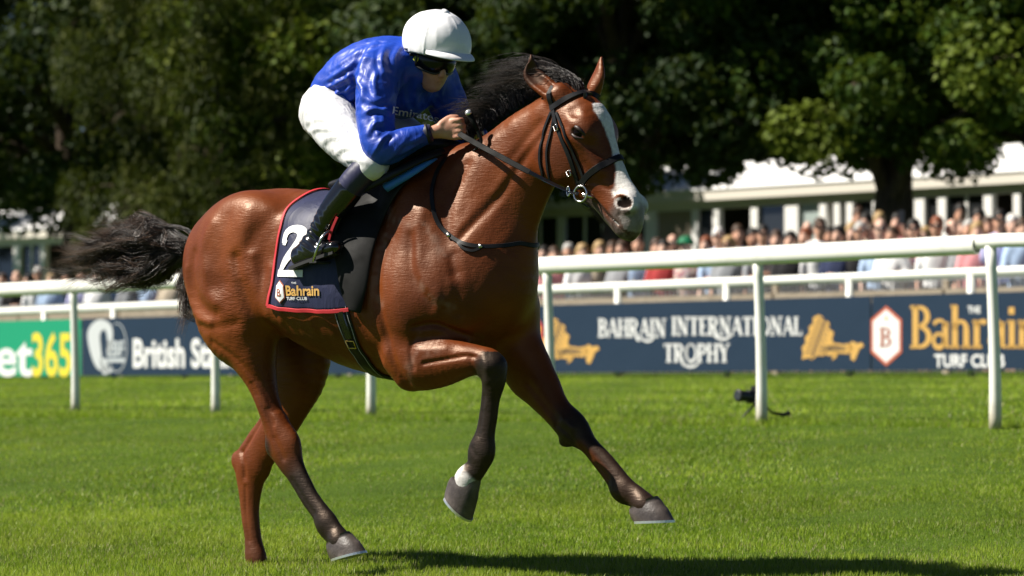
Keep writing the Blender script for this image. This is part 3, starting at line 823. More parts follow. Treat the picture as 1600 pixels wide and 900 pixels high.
# ---------------------------------------------------------------- the jockey, in the horse's frame
JOCKEY = empty('person', (HO[0], HO[1], 0), -_th)
tag(JOCKEY, 'jockey in blue silks, white breeches and white helmet crouched over the galloping horse', 'person')
def field_mesh(name, f, h, material, parent, it=3, colour=None):
    V, F = f.polygonize(h, 10); V, F = keep_largest(V, F); V = relax(V, F, it)
    return np_mesh(name, V, F, material, parent, True)
def skin_material(name, col, dark):
    m = mat(name, col, .48, .4, Subsurface_Weight=.12, Subsurface_Radius=(.01, .004, .002), Subsurface_Scale=.5); n = NT(m); c = n.coord()
    n.color(n.ramp(n.noise(35, 4, .6, c), [(.3, dark), (.7, col)])); n.bump(n.noise(240, 3, .6, c), .18, .002); return m
M_SKIN = skin_material('skin', (.56, .30, .205), (.46, .215, .14))
# head frame
_yw, _pt = R(20), R(26)
hc = P(673, 90, 0)
hf = np.array([math.cos(_pt) * math.cos(_yw), -math.cos(_pt) * math.sin(_yw), -math.sin(_pt)]); hs = _nrm(np.cross((0, 0, 1.), hf)); hu = np.cross(hf, hs)
FACE = (hf, hs, hu)
def HD(f_, s_, u_): return hc + FACE[0] * f_ + FACE[1] * s_ + FACE[2] * u_
KNEE, HAND = P(580, 256, .27), P(706, 203, .115)
ARM = {1: [P(600, 112, .165), P(586, 165, .225), P(590, 214, .262), P(600, 233, .265), P(632, 222, .225), P(664, 210, .175), P(684, 205, .145)],
       -1: [P(684, 112, -.165), P(700, 165, -.225), P(724, 214, -.262), P(738, 232, -.262), P(745, 222, -.20), P(748, 212, -.13), P(744, 206, -.09)]}
LEG = {1: [P(510, 174, .115), P(543, 220, .185), P(582, 256, .262), P(556, 282, .285), P(515, 335, .305), P(492, 376, .315)],
       -1: [P(568, 174, -.115), P(636, 220, -.185), P(713, 256, -.262), P(700, 282, -.285), P(672, 335, -.305), P(652, 376, -.315)]}
def body_field():
    f = Field()
    f.ell(HD(-.012, 0, .035), (.098, .092, .078), .03, ax=hf, up=hu)                    # skull
    f.loft([(HD(.045, 0, .02), hf, .050, .062), (HD(.052, 0, -.03), hf, .050, .056), (HD(.058, 0, -.075), hf, .036, .040), (HD(.060, 0, -.092), hf, .024, .026)], .03, side=hs)  # face
    f.loft([(HD(.0, 0, -.035), hf, .06, .058), (HD(.03, 0, -.07), hf, .05, .044)], .03, side=hs)           # jaw
    f.loft([(HD(.088, 0, .010), hf, .010, .009), (HD(.108, 0, -.018), hf, .013, .012), (HD(.112, 0, -.030), hf, .012, .016)], .012, side=hs)  # nose
    f.ell(HD(.092, 0, .022), (.014, .012, .052), .02, ax=hf, up=hu)                     # brow
    f.ell(HD(.094, 0, -.057), (.009, .006, .020), .008, ax=hf, up=hu); f.ell(HD(.091, 0, -.068), (.010, .006, .017), .008, ax=hf, up=hu)   # lips
    f.ell(HD(.098, 0, -.0625), (.008, .002, .018), .004, op='s', ax=hf, up=hu)
    f.ell(HD(.086, 0, -.090), (.014, .012, .018), .014, ax=hf, up=hu)                   # chin
    for sg in (1, -1):
        f.ell(HD(.066, sg * .040, -.018), (.022, .018, .02), .02, ax=hf, up=hu)         # cheekbone
        f.ell(HD(.100, sg * .026, .004), (.014, .010, .014), .014, op='s', ax=hf, up=hu)
        f.ell(HD(.092, sg * .026, .003), (.012, .010, .012), .006, ax=hf, up=hu)        # eyeball under the lid
        f.ell(HD(-.008, sg * .076, -.008), (.018, .030, .008), .006, ax=hf, up=hu)      # ear
        f.ell(HD(-.002, sg * .085, -.006), (.008, .016, .005), .004, op='s', ax=hf, up=hu)
    f.loft([(HD(-.035, 0, -.04), None, .058, .055), ((HD(-.035, 0, -.04) + P(652, 118)) / 2, None, .056, .056), (P(648, 118), None, .055, .055)], .03)     # neck
    f.loft([(P(536, 165), None, .085, .125), (P(575, 138), None, .095, .135), (P(612, 126), None, .09, .12), (P(636, 124), None, .06, .09)], .04)         # trunk
    for sg in (1, -1):
        A = ARM[sg]; f.loft([(p, None, r, r) for p, r in zip(A, (.044, .040, .036, .034, .032, .027, .022))], .03)
        Lg = LEG[sg]; f.loft([(p, None, r, r) for p, r in zip(Lg, (.085, .066, .040, .036, .034, .026))], .04)
        # hand: palm, four fingers closed round the reins, thumb on top
        w_ = A[-1]; q = P(706, 202, .118) if sg > 0 else P(742, 200, -.06)
        d = _nrm(q - w_); up = _nrm(np.array([.15, 0, 1.0]) - d * (np.array([.15, 0, 1.0]) @ d)); out = np.cross(d, up) * (1 if np.cross(d, up)[1] * -sg > 0 else -1)
        f.loft([(w_, up, .026, .019), (w_ * .5 + q * .5, up, .034, .017), (q, up, .041, .017), (q + d * .012, up, .040, .014)], .012, side=out)
        for i in range(4):
            b0 = q + up * (.031 - .0205 * i) + out * .008 + d * (.016 - .004 * abs(i - 1.3))
            b1 = b0 + d * .026 + out * .006 - up * .002; b2 = b1 + d * .004 - out * .026; b3 = b2 - d * .024 - out * .006
            f.loft([(b0, None, .0115, .0115), (b1, None, .0105, .0105), (b2, None, .0095, .0095), (b3, None, .0085, .0085)], .006, dense=10)
        t0 = q - d * .035 + up * .026 + out * .002; t1 = q - d * .004 + up * .044 - out * .008; t2 = q + d * .024 + up * .043 - out * .014
        f.loft([(t0, None, .014, .014), (t1, None, .0115, .0115), (t2, None, .0095, .0095)], .008, dense=8)
        A_ = Lg[-1]; f.loft([(A_, None, .03, .03), (A_ + (0.0, 0, -.04), None, .026, .026)], .02)
    return f
JBODY = body_field()
jb = field_mesh('body', JBODY, .0055, M_SKIN, JOCKEY, 2)

# silks
def cloth_material(name, c0, c1, rough, sheen, spec=.5, fold=.35, scale=9):
    m = mat(name, c1, rough, spec, Sheen_Weight=sheen, Sheen_Roughness=.4); n = NT(m); c = n.coord()
    n.color(n.ramp(n.noise(12, 3, .5, c), [(.3, c0), (.7, c1)]))
    f1 = n.n('ShaderNodeTexNoise', Scale=scale, Detail=3.0, Roughness=.5, Distortion=1.2); n.l(n.coord(scale=(1, 1.2, .7)), f1.inputs['Vector'])
    rid = n.math('ABSOLUTE', n.math('SUBTRACT', f1.outputs['Fac'], .5))
    n.bump(n.math('ADD', n.math('MULTIPLY', rid, -2.0), n.math('MULTIPLY', n.noise(420, 2, .5, c), .04)), fold, .02); return m
M_SILK = cloth_material('blue_silk', (.006, .040, .33), (.010, .060, .45), .45, .0, .45, .14, 14)
M_BREECH = cloth_material('white_breeches', (.60, .60, .61), (.69, .69, .70), .7, .0, .25, .30, 9)
def wrinkle(seed, amp, sc, dirv, stretch):
    d = _nrm(np.asarray(dirv, float))
    def w(p, dd):
        m = np.abs(dd) < .05; o = np.zeros(len(p), np.float32)
        if m.any():
            q = p[m].astype(float); q = q - np.outer(q @ d, d) * (1 - 1 / stretch)
            q = q + .02 * np.stack([vnoise(q, 9, seed + 5), vnoise(q, 9, seed + 6), vnoise(q, 9, seed + 7)], 1)
            a = 1 - np.abs(vnoise(q, sc, seed)) ** .7 * 2; b = 1 - np.abs(vnoise(q, sc * 1.9, seed + 1)) ** .7 * 2
            o[m] = -amp * (a * .65 + b * .35)
        return o
    return w
def jacket_field():
    f = Field()
    f.loft([(P(530, 158), None, .112, .145), (P(545, 144), None, .132, .158), (P(572, 124), None, .140, .172), (P(606, 110), None, .130, .176), (P(640, 106), None, .105, .165), (P(664, 112), None, .062, .085)], .05)
    f.ell(P(625, 150), (.10, .13, .085), .06)                                            # loose front
    for sg in (1, -1):
        f.loft([(p, None, r, r) for p, r in zip([ARM[sg][0] + (-.02, 0, .0)] + ARM[sg][1:6], (.084, .077, .069, .062, .051, .033))], .045)
    c = P(668, 112); f.loft([(P(640, 112), None, .095, .100), (P(654, 106), None, .082, .084), (P(664, 98), None, .070, .072)], .03)     # stand collar
    wa, wb = wrinkle(3, .0030, 26, (1, .3, -.25), 6.0), wrinkle(13, .0040, 9, (.6, .2, -.7), 2.6)
    f.warp = lambda p, d: wa(p, d) + wb(p, d)
    return f
JJ = jacket_field()
def folded(name, f, h, material, folds, it=2):
    """A garment with creases drawn along pixel lines: each a ridge with a valley beside it."""
    V, F = f.polygonize(h, 10); V, F = keep_largest(V, F); V = relax(V, F, it); N = unit_normals(V, F)
    X = HO + V[:, :1] * HF - V[:, 1:2] * HR; s = FPX / X[:, 1]; Q = np.stack([800 + X[:, 0] * s, HORIZON - (V[:, 2] - CAMH) * s], 1)
    dv = CAM_H - V; face = np.clip((N * dv).sum(1) / np.linalg.norm(dv, axis=1) * 2.2, 0, 1); disp = np.zeros(len(V))
    for pts, amp, wd in folds:
        L = spline(np.array(pts, float), 16); dmin = np.full(len(V), 1e3); sg = np.zeros(len(V)); along_ = np.zeros(len(V))
        for i, (a, b) in enumerate(zip(L[:-1], L[1:])):
            ab = b - a; t = np.clip(((Q - a) @ ab) / (ab @ ab), 0, 1); r = Q - a - t[:, None] * ab; d = np.linalg.norm(r, axis=1); m = d < dmin
            dmin[m] = d[m]; sg[m] = np.sign(ab[0] * r[m, 1] - ab[1] * r[m, 0]); along_[m] = (i + t[m]) / 15
        x = dmin * sg / wd; taper = np.sin(np.pi * np.clip(along_, .02, .98)) ** .6
        disp += amp * taper * face * (np.exp(-x ** 2) - .75 * np.exp(-(x - 1.5) ** 2))
    V = V + N * disp[:, None]; V = relax(V, F, 1)
    return np_mesh(name, V, F, material, JOCKEY, True)
CAM_H = np.array([-(HO @ HF), HO @ HR, CAMH])
SILK_FOLDS = [([(590, 62), (574, 84), (562, 112), (560, 140)], .010, 5), ([(604, 66), (596, 92), (602, 120)], .007, 5), ([(556, 118), (566, 140), (564, 165)], .011, 5), ([(575, 70), (545, 92), (515, 112)], .006, 5), ([(560, 92), (532, 112), (508, 128)], .007, 4.5),
    ([(556, 112), (534, 126), (507, 140)], .008, 4.5), ([(560, 132), (536, 142), (509, 150)], .008, 4), ([(560, 150), (538, 158), (514, 160)], .008, 4), ([(562, 166), (545, 172), (526, 168)], .007, 4), ([(520, 120), (528, 140), (524, 158)], .006, 4), ([(540, 105), (546, 128), (540, 152)], .006, 4.5),
    ([(566, 150), (580, 158), (598, 156), (616, 148)], .005, 5.5), ([(569, 178), (584, 170), (604, 174), (617, 186)], .009, 4.2), ([(571, 214), (584, 196), (602, 190)], .007, 4.5), ([(586, 238), (598, 218), (616, 204)], .010, 4.0), ([(604, 252), (622, 234), (636, 216)], .006, 4.6), ([(590, 176), (586, 196), (592, 214)], .005, 5), ([(606, 160), (598, 182), (604, 206)], .004, 5),
    ([(618, 246), (640, 232), (660, 220)], .007, 4), ([(632, 226), (648, 220), (662, 212)], .006, 3.5), ([(640, 118), (630, 140), (632, 166)], .006, 5), ([(652, 128), (648, 150), (655, 176)], .006, 5), ([(668, 140), (676, 160), (690, 176)], .006, 5), ([(628, 70), (616, 90), (620, 112)], .006, 5), ([(590, 110), (584, 130), (588, 150)], .006, 5), ([(712, 112), (722, 132), (732, 152)], .006, 5)]
jk = folded('silk_jacket', JJ, .0056, M_SILK, SILK_FOLDS)
def breeches_field():
    f = Field()
    f.ell(P(534, 172), (.120, .150, .120), .05); f.ell(P(510, 174, .07), (.100, .085, .100), .05); f.ell(P(551, 174, -.07), (.105, .085, .105), .05)
    for sg in (1, -1):
        Lg = LEG[sg]; f.loft([(Lg[0], None, .108, .100), (Lg[0] * .5 + Lg[1] * .5, None, .102, .095), (Lg[1], None, .088, .085), (Lg[1] * .4 + Lg[2] * .6, None, .072, .07), (Lg[2], None, .063, .062), (Lg[2] * .62 + Lg[3] * .38, None, .053, .052)], .05)
    f.warp = wrinkle(8, .0045, 18, (.5, .6, -.5), 3.5)
    return f
BR_FOLDS = [([(474, 194), (494, 186), (518, 190)], .0035, 5), ([(482, 208), (500, 200), (530, 206)], .0045, 4.5), ([(500, 228), (516, 214), (544, 216)], .0035, 5), ([(520, 246), (536, 232), (560, 232)], .0040, 4.5), ([(474, 178), (490, 170), (506, 172)], .0025, 5),
    ([(506, 124), (512, 142), (526, 158)], .0035, 5), ([(548, 186), (556, 206), (574, 226)], .0045, 4.5), ([(536, 252), (552, 250), (572, 254)], .0040, 4)]
folded('breeches', breeches_field(), .006, M_BREECH, BR_FOLDS)
# boots: navy tops, patent black feet
M_NAVY = cloth_material('navy_boot_top', (.012, .012, .045), (.018, .018, .062), .42, .1, .5, .12)
M_PATENT = mat('patent_leather', (.006, .006, .007), .16, .6, Coat_Weight=.4, Coat_Roughness=.08)
M_RUBBER = mat('boot_sole', (.012, .012, .012), .7)
for sg in (1, -1):
    Lg = LEG[sg]; f = Field()
    k0 = Lg[2] * .95 + Lg[3] * .05 + np.array([-.012, 0, -.010])
    f.loft([(k0, None, .054, .053), (Lg[2] * .7 + Lg[3] * .3, None, .057, .055), (Lg[3], None, .056, .054), (Lg[3] * .65 + Lg[4] * .35, None, .054, .052)], .02)
    field_mesh('boot_top', f, .006, M_NAVY, JOCKEY)
    f = Field()
    f.loft([(Lg[3] * .72 + Lg[4] * .28, None, .057, .055), (Lg[4] * .6 + Lg[3] * .4, None, .056, .053), (Lg[4], None, .050, .047), (Lg[5] * .6 + Lg[4] * .4, None, .045, .042), (Lg[5] + (-.006, 0, -.01), None, .046, .040)], .02)
    H_ = P(464, 406, .315 * sg) if sg > 0 else Lg[5] + (-.07, 0, -.075); T_ = H_ + np.array([.235, -.02 * sg, .045])
    f.loft([(H_ + (.012, 0, .012), (0, 0, 1), .042, .034), (H_ * .75 + T_ * .25 + (0, 0, .012), (0, 0, 1), .046, .035), (H_ * .45 + T_ * .55 + (0, 0, .002), (0, 0, 1), .036, .038), (T_ + (-.02, 0, -.004), (0, 0, 1), .026, .034)], .03)
    f.ell(Lg[5] + np.array([-.008, 0, -.03]), (.05, .036, .045), .03)
    f.warp = (lambda p, d, L5=Lg[5]: (-.0035 * np.sin((p @ np.array([.55, 0, .83])) * 240 + 3 * vnoise(p.astype(float), 14, 2)) * np.exp(-(np.linalg.norm(p - L5 - (0, 0, .03), axis=1) / .075) ** 2)).astype(np.float32))
    bt = field_mesh('boot', f, .005, M_PATENT, JOCKEY, 1)
    s = MB(); n = 9; L = []
    for i in range(n):
        t = i / (n - 1); c = H_ * (1 - t) + T_ * t + np.array([0, 0, -.034 + (.010 * t)]); L.append((c + (-.012, 0, 0), .027 + .012 * math.sin(math.pi * min(1, .25 + t * .8))))
    V = []
    for c, w_ in L: V += [c + (0, w_, .006), c + (0, -w_, .006), c + (0, -w_, -.006), c + (0, w_, -.006)]
    Fs = [tuple(4 * a + q for q in (j, (j + 1) % 4)) + tuple(4 * (a + 1) + q for q in ((j + 1) % 4, j)) for a in range(n - 1) for j in range(4)] + [(3, 2, 1, 0), tuple(4 * (n - 1) + j for j in range(4))]
    mesh('sole', V, Fs, M_RUBBER, bt)

# helmet with a satin cover, peak, bobble, and goggles
M_CAP = cloth_material('white_cap_silk', (.80, .80, .83), (.84, .84, .87), .38, .0, .45, .07, 10)
hcC = HD(.027, 0, .062); face_frame = (hf, hs, hu)
_yw, _pt = R(14), R(9); hf = np.array([math.cos(_pt) * math.cos(_yw), -math.cos(_pt) * math.sin(_yw), -math.sin(_pt)]); hs = _nrm(np.cross((0, 0, 1.), hf)); hu = np.cross(hf, hs)
helm_frame = (hf, hs, hu)
def helm(f_, s_, u_): return hcC + helm_frame[0] * f_ + helm_frame[1] * s_ + helm_frame[2] * u_
f = Field()
f.ell(helm(0, 0, .0), (.142, .128, .122), .02, ax=hf, up=hu)
f.ell(helm(-.03, 0, .03), (.116, .096, .115), .03, ax=hf, up=hu)
cut = helm(-.02, 0, -.115); f.ell(cut, (.30, .083, .30), .006, op='s', ax=hf, up=hu)
def cap_w(p, d):
    q = (p - hcC); a = np.arctan2(q @ hs, q @ hf); up_ = q @ hu
    seam = np.abs(((a / (2 * np.pi) * 6) % 1) - .5) * 2
    return (-.0026 * np.exp(-((1 - seam) / .05) ** 2) - .0014 * (1 - np.abs(vnoise(p.astype(float) * (1, 1, .4), 22, 4)) ** .7 * 2) - .0004 * vnoise(p.astype(float), 55, 6)).astype(np.float32)
f.warp = cap_w
HELM = field_mesh('helmet', f, .005, M_CAP, JOCKEY, 1)
bm = MB()
n = 21; V = []
for j, (rad, dz) in enumerate(((1.0, .0), (1.13, -.006), (1.24, -.016), (1.30, -.026), (1.30, -.030), (1.22, -.022), (1.0, -.008))):
    for i in range(n):
        a = R(-58 + 116 * i / (n - 1)); k = 1 + (rad - 1) * max(0, math.cos(a * 90 / 62 * .98)) ** .6
        V.append(helm(.137 * math.cos(a) * k, .124 * math.sin(a) * (1 + (k - 1) * .55), -.022 + dz * max(0.1, math.cos(a))))
mesh('peak', V, [(j * n + i, j * n + i + 1, (j + 1) * n + i + 1, (j + 1) * n + i) for j in range(6) for i in range(n - 1)], M_CAP, HELM, True)
b = MB(); b.tube([helm(.03, 0, .119), helm(.034, 0, .127), helm(.04, 0, .131)], [.022, .018, .004], 12); b.build('button', M_CAP, HELM, True)
M_BLACK = mat('black_webbing', (.012, .012, .013), .55)
b = MB()
for sg in (1, -1):
    b.tube([helm(-.02, sg * .110, -.045), HD(-.004, sg * .080, .005), HD(.02, sg * .070, -.045), HD(.050, sg * .046, -.088), HD(.062, 0, -.103)], .006, 8, flat=.5)
b.build('chin_strap', M_BLACK, HELM, True)
b = MB(); b.tube([helm(-.136 * math.cos(R(a)), .122 * math.sin(R(a)), -.026) for a in range(-78, 79, 12)], .0035, 6, flat=.6); b.build('elastic_band', M_NAVY, HELM, True)
M_LENS = mat('goggle_lens', (.005, .005, .005), .22, .3)
M_FRAME = mat('goggle_frame', (.010, .011, .010), .3)
V = []; n = 25; prof = [(-.034, .0), (-.020, .014), (.0, .019), (.020, .014), (.030, .0)]
for j, (dz, out) in enumerate(prof):
    for i in range(n):
        a = R(-72 + 144 * i / (n - 1)); nose = .014 * math.exp(-(a / .22) ** 2) if dz < -.01 else 0
        V.append(HD((.100 + out * .6) * math.cos(a) + .008, (.084 + out * .3) * math.sin(a), .004 + dz * (.72 + .28 * math.cos(a)) + nose))
gg = mesh('goggles', V, [(j * n + i, j * n + i + 1, (j + 1) * n + i + 1, (j + 1) * n + i) for j in range(4) for i in range(n - 1)], M_LENS, JOCKEY, True)
b = MB()
for j in (0, 4): b.tube([V[j * n + i] for i in range(n)], .005, 8)
for i in (0, n - 1): b.tube([V[j * n + i] for j in range(5)], .005, 8)
b.build('frame', M_FRAME, gg, True)
M_YEL = mat('yellow_badge', (.42, .46, .06), .4)
for sg in (1, -1):
    b = MB(); p = HD(.038, sg * .084, .004); nn = _nrm(FACE[1] * sg + FACE[0] * .45)
    b.tube([p, p + nn * .004], .011, 16, flat=1.2); b.build('badge', M_YEL, gg, True)
b = MB(); b.tube([HD(.028 - .02 * 0, .086, .006)] + [HD(-.10 * math.sin(R(a)) + .0, .10 * math.cos(R(a)), .012) for a in range(10, 171, 16)] + [HD(.028, -.086, .006)], .006, 6, flat=.35); b.build('strap', M_BLACK, gg, True)
# wristband
b = MB(); A = ARM[1]; d = _nrm(A[6] - A[5]); b.tube([A[5] - d * .006, A[5] + d * .010, A[5] + d * .026], [.036, .036, .033], 18); b.build('wristband', M_NAVY, JOCKEY, True)
b = MB(); b.tube([A[5] + d * .004, A[5] + d * .014], [.0375, .0375], 18); b.build('cuff_trim', M_BLACK, JOCKEY, True)
# ---------------------------------------------------------------- saddlery, fitted to the horse's surface
from mathutils.bvhtree import BVHTree
BV = BVHTree.FromPolygons([tuple(p) for p in hV], [tuple(map(int, q)) for q in hF])
CAM_H = np.array([-(HO @ HF), HO @ HR * 1.0, CAMH])                     # the camera in the horse's frame
CAM_H[1] = HO @ HR
def hit(px, py, bv=None):
    """Where the sight line through a pixel meets the body."""
    d = P(px, py, 0) - CAM_H; r = (bv or BV).ray_cast(Vector(CAM_H), Vector(_nrm(d)))
    return (np.array(r[0]), np.array(r[1])) if r[0] is not None else (None, None)
def on_side(p, bv=None, sg=-1):
    r = (bv or BV).ray_cast(Vector((p[0], sg * 1.2, p[2])), Vector((0, -sg, 0)))
    return (np.array(r[0]), np.array(r[1])) if r[0] is not None else (None, None)
def ring(u, phi, c=1.12, bv=None):
    """Surface point of the trunk at station u, angle phi from the spine towards the horse's right."""
    d = np.array([0, -math.sin(phi), math.cos(phi)]); o = np.array([u, 0, c]) + d * 1.3
    r = (bv or BV).ray_cast(Vector(o), Vector(-d))
    return np.array(r[0]), np.array(r[1])
def uphi(p, c=1.12): return p[0], math.atan2(-p[1], p[2] - c)
def ribbon(b, pts, nrm, width, thick, closed=False):
    """Flat strap through pts lying against normals nrm."""
    b.crisp = True; pts = np.asarray(pts, float); nrm = np.asarray(nrm, float); n = len(pts); base = len(b.v)
    wd = width if hasattr(width, '__len__') else [width] * n
    for i in range(n):
        t = _nrm(pts[(i + 1) % n if closed else min(i + 1, n - 1)] - pts[(i - 1) % n if closed else max(i - 1, 0)])
        N = _nrm(nrm[i] - t * (nrm[i] @ t)); s = np.cross(N, t) * wd[i] / 2
        b.v += [tuple(pts[i] - s), tuple(pts[i] - s * .82 + N * thick), tuple(pts[i] + s * .82 + N * thick), tuple(pts[i] + s)]
    for i in range(n if closed else n - 1):
        j = (i + 1) % n
        for k in range(4): b.f.append((base + 4 * i + k, base + 4 * i + (k + 1) % 4, base + 4 * j + (k + 1) % 4, base + 4 * j + k))
    if not closed: b.f += [(base + 3, base + 2, base + 1, base), tuple(base + 4 * (n - 1) + k for k in range(4))]
def strap(path, off=.003, n=40, bv=None):
    """Path of pixels laid on the body -> points and normals."""
    Q = [hit(*p, bv) for p in path]; Q = [q for q in Q if q[0] is not None]
    S = spline([q[0] for q in Q], n); out = []; N = []
    for s in S:
        r = (bv or BV).find_nearest(Vector(s)); nn = np.array(r[1]); out.append(np.array(r[0]) + nn * off); N.append(nn)
    N = np.array(N)
    for _ in range(3): N[1:-1] = (N[:-2] + N[1:-1] * 2 + N[2:]) / 4
    return np.array(out), N
def leather(name, col, rough, spec=.5):
    m = mat(name, col, rough, spec); n = NT(m); c = n.coord()
    n.color(n.ramp(n.noise(25, 4, .6, c), [(.3, tuple(q * .6 for q in col)), (.7, tuple(q * 1.25 for q in col))])); n.bump(n.noise(300, 3, .6, c), .15, .002)
    n.rough(n.ramp(n.noise(14, 3, .5, c), [(.3, (rough * .8,) * 3), (.7, (min(1, rough * 1.25),) * 3)])); return m
M_LEATHER = leather('black_leather', (.007, .007, .008), .42, .28)
M_MATTE = leather('matte_black_pad', (.007, .0068, .0065), .72, .25)
M_STEEL = mat('steel', (.62, .61, .58), .22, .5, 1.0)
M_CLOTH = cloth_material('navy_number_cloth', (.010, .013, .045), (.014, .018, .062), .55, .1, .35, .22, 6)
M_RED = mat('red_binding', (.50, .020, .030), .6)
M_WHITE = mat('white_print', (.78, .78, .78), .6)
M_GOLD = mat('gold_print', (.62, .36, .09), .55)
M_BLUE = cloth_material('light_blue_weight_cloth', (.025, .14, .50), (.035, .18, .58), .5, .1, .4, .1)
M_BROWN = mat('brown_print', (.35, .10, .05), .6)

def tack_root(name, label, cat, at):
    o = empty(name, (HO[0], HO[1], 0), -_th); return tag(o, label, cat)

# number cloth: a grid over the back from the near hem to the far one
NC = tack_root('number_cloth', 'navy saddle cloth number two with red binding draped over the horse', 'saddle cloth', None)
rear = [uphi(hit(*p)[0]) for p in ((457, 322), (443, 353), (433, 407), (428, 447), (421, 479))]
hem = [uphi(hit(*p)[0]) for p in ((421, 479), (460, 484), (520, 487))]
ph_b = hem[0][1]; pr = [0.0] + [q[1] for q in rear]; ur = [uphi(P(505, 300))[0] + .01] + [q[0] for q in rear]
nu, nph = 34, 71; V = []
u1 = .14
for i in range(nph):
    s = -1 + 2 * i / (nph - 1); ph = s * ph_b
    u0 = float(np.interp(abs(ph), pr, ur))
    for j in range(nu):
        u = u0 + (u1 - u0) * j / (nu - 1)
        hemshift = np.interp(u, [hem[0][0], hem[1][0], hem[2][0], .2], [0, hem[1][1] - ph_b, hem[2][1] - ph_b, hem[2][1] - ph_b]) * abs(s) ** 3 * (1 if s > 0 else -1)
        p, nn = ring(u, ph + hemshift)
        flut = .006 * max(0, abs(s) - .55) * math.sin(u * 34) + .004 * max(0, abs(s) - .4)
        V.append(p + nn * (.007 + flut))
F = np.array([(i * nu + j, i * nu + j + 1, (i + 1) * nu + j + 1, (i + 1) * nu + j) for i in range(nph - 1) for j in range(nu - 1)])
V = relax(np.array(V), F, 3); cV = V
co = np_mesh('cloth', V, F, M_CLOTH, NC, True)
md = co.modifiers.new('thick', 'SOLIDIFY'); md.thickness = .003; md.offset = 1
CB = BVHTree.FromPolygons([tuple(p) for p in V], [tuple(map(int, q)) for q in F])
def fnorm(p):
    r = CB.find_nearest(Vector(p)); nn = np.array(r[1]); return nn if nn @ (p - np.array([p[0], 0, 1.12])) > 0 else -nn
b = MB(); edge_ = [V[i * nu] for i in range(nph)]; ribbon(b, [p + fnorm(p) * .004 for p in edge_], [fnorm(p) for p in edge_], .015, .003); b.build('red_binding', M_RED, NC, True)
for row in (0, nph - 1):
    edge_ = [V[row * nu + j] for j in range(nu)]; b = MB(); ribbon(b, [p + fnorm(p) * .004 for p in edge_], [fnorm(p) for p in edge_], .015, .003); b.build('red_binding', M_RED, NC, True)

# flat print: 2D outlines laid on a cloth by sideways projection
def strip2d(pts, w, n=14):
    """Stroke outline as a quad strip; w = list of widths."""
    S = spline(pts, n) if len(pts) > 2 else np.linspace(pts[0], pts[1], max(2, n // 3)); m = len(S)
    W_ = np.interp(np.linspace(0, 1, m), np.linspace(0, 1, len(w)), w); T = np.gradient(S, axis=0); T /= np.linalg.norm(T, axis=1)[:, None] + 1e-9
    N = np.stack([-T[:, 1], T[:, 0]], 1) * W_[:, None] / 2
    V = np.concatenate([S + N, S - N]); return V, [(i, i + 1, m + i + 1, m + i) for i in range(m - 1)]
def lay(b, V2, F2, v=.27, bv=None, off=.0045):
    base = len(b.v)
    for x, y in V2:
        p = P(x, y, v); q, nn = on_side(p, bv or CB)
        if q is None: q, nn = p, np.array([0, -1, 0])
        nn = nn if nn[1] < 0 else -nn
        b.v.append(tuple(q + nn * off))
    b.f += [tuple(base + i for i in f) for f in F2]
def fill2d(pts):
    c = np.mean(pts, 0); n = len(pts); V = list(map(tuple, pts)) + [tuple(c + (np.array(p) - c) * .5) for p in pts] + [tuple(c)]
    return V, [(i, (i + 1) % n, n + (i + 1) % n, n + i) for i in range(n)] + [(n + i, n + (i + 1) % n, 2 * n) for i in range(n)]
def text2d(s, size=1.0, offset=0.0, xscale=1.0, shear=0.0, spacing=1.0):
    """Built-in lettering as a flat triangulated outline: vertices (x, y) and faces, origin at the left baseline."""
    cu = bpy.data.curves.new('lettering', 'FONT'); cu.body = s; cu.size = size; cu.offset = offset; cu.shear = shear; cu.space_character = spacing; cu.resolution_u = 4
    o = bpy.data.objects.new('lettering', cu); COL.objects.link(o)
    me = o.to_mesh(); V = np.array([v.co[:2] for v in me.vertices]); F = [tuple(p.vertices) for p in me.polygons]; o.to_mesh_clear()
    bpy.data.objects.remove(o); bpy.data.curves.remove(cu)
    V[:, 0] *= xscale; return V, F
b = MB()
lay(b, *strip2d([(447, 380), (450, 364), (462, 358), (475, 362), (478, 374), (470, 390), (456, 408), (445, 426)], [9, 11, 11, 15, 17, 15, 12, 10], 26))
lay(b, *fill2d([(443, 376), (449, 372), (455, 377), (452, 384), (445, 383)])); lay(b, *strip2d([(438, 427), (455, 428), (486, 428)], [11, 10, 11], 10))
b.build('number', M_WHITE, NC)
hexa = lambda cx, cy, w, h: [(cx, cy - h), (cx + w, cy - h * .55), (cx + w, cy + h * .55), (cx, cy + h), (cx - w, cy + h * .55), (cx - w, cy - h * .55)]
b = MB(); lay(b, *fill2d(hexa(448, 456, 9.5, 18))); b.build('badge_border', M_BROWN, NC)
b = MB(); lay(b, *fill2d(hexa(448, 456, 8.2, 15.8)), off=.0056); b.build('badge', M_WHITE, NC)
def put_text(b, s, x, y, w, h, lay_, **kw):
    """Text fitted to the box x..x+w, cap height h, baseline y (pixels, y down)."""
    V, F = text2d(s, **kw); x0, x1 = V[:, 0].min(), V[:, 0].max(); cap = .73 if s != s.lower() else V[:, 1].max()
    lay_(b, np.stack([x + (V[:, 0] - x0) / (x1 - x0) * w, y - V[:, 1] / cap * h], 1), F)
b = MB(); put_text(b, 'B', 444.5, 463, 7, 12, lambda b, V, F: lay(b, V, F, off=.0066), offset=.01); b.build('letter', M_BROWN, NC)
b = MB(); put_text(b, 'Bahrain', 460, 462, 52, 16, lay, offset=.025); b.build('lettering', M_GOLD, NC)
b = MB(); put_text(b, 'THE', 470, 444, 7, 3, lay, offset=.02); b.build('lettering', M_WHITE, NC)
b = MB(); put_text(b, 'TURF CLUB', 460, 469, 32, 5, lay, offset=.02); b.build('lettering', M_WHITE, NC)

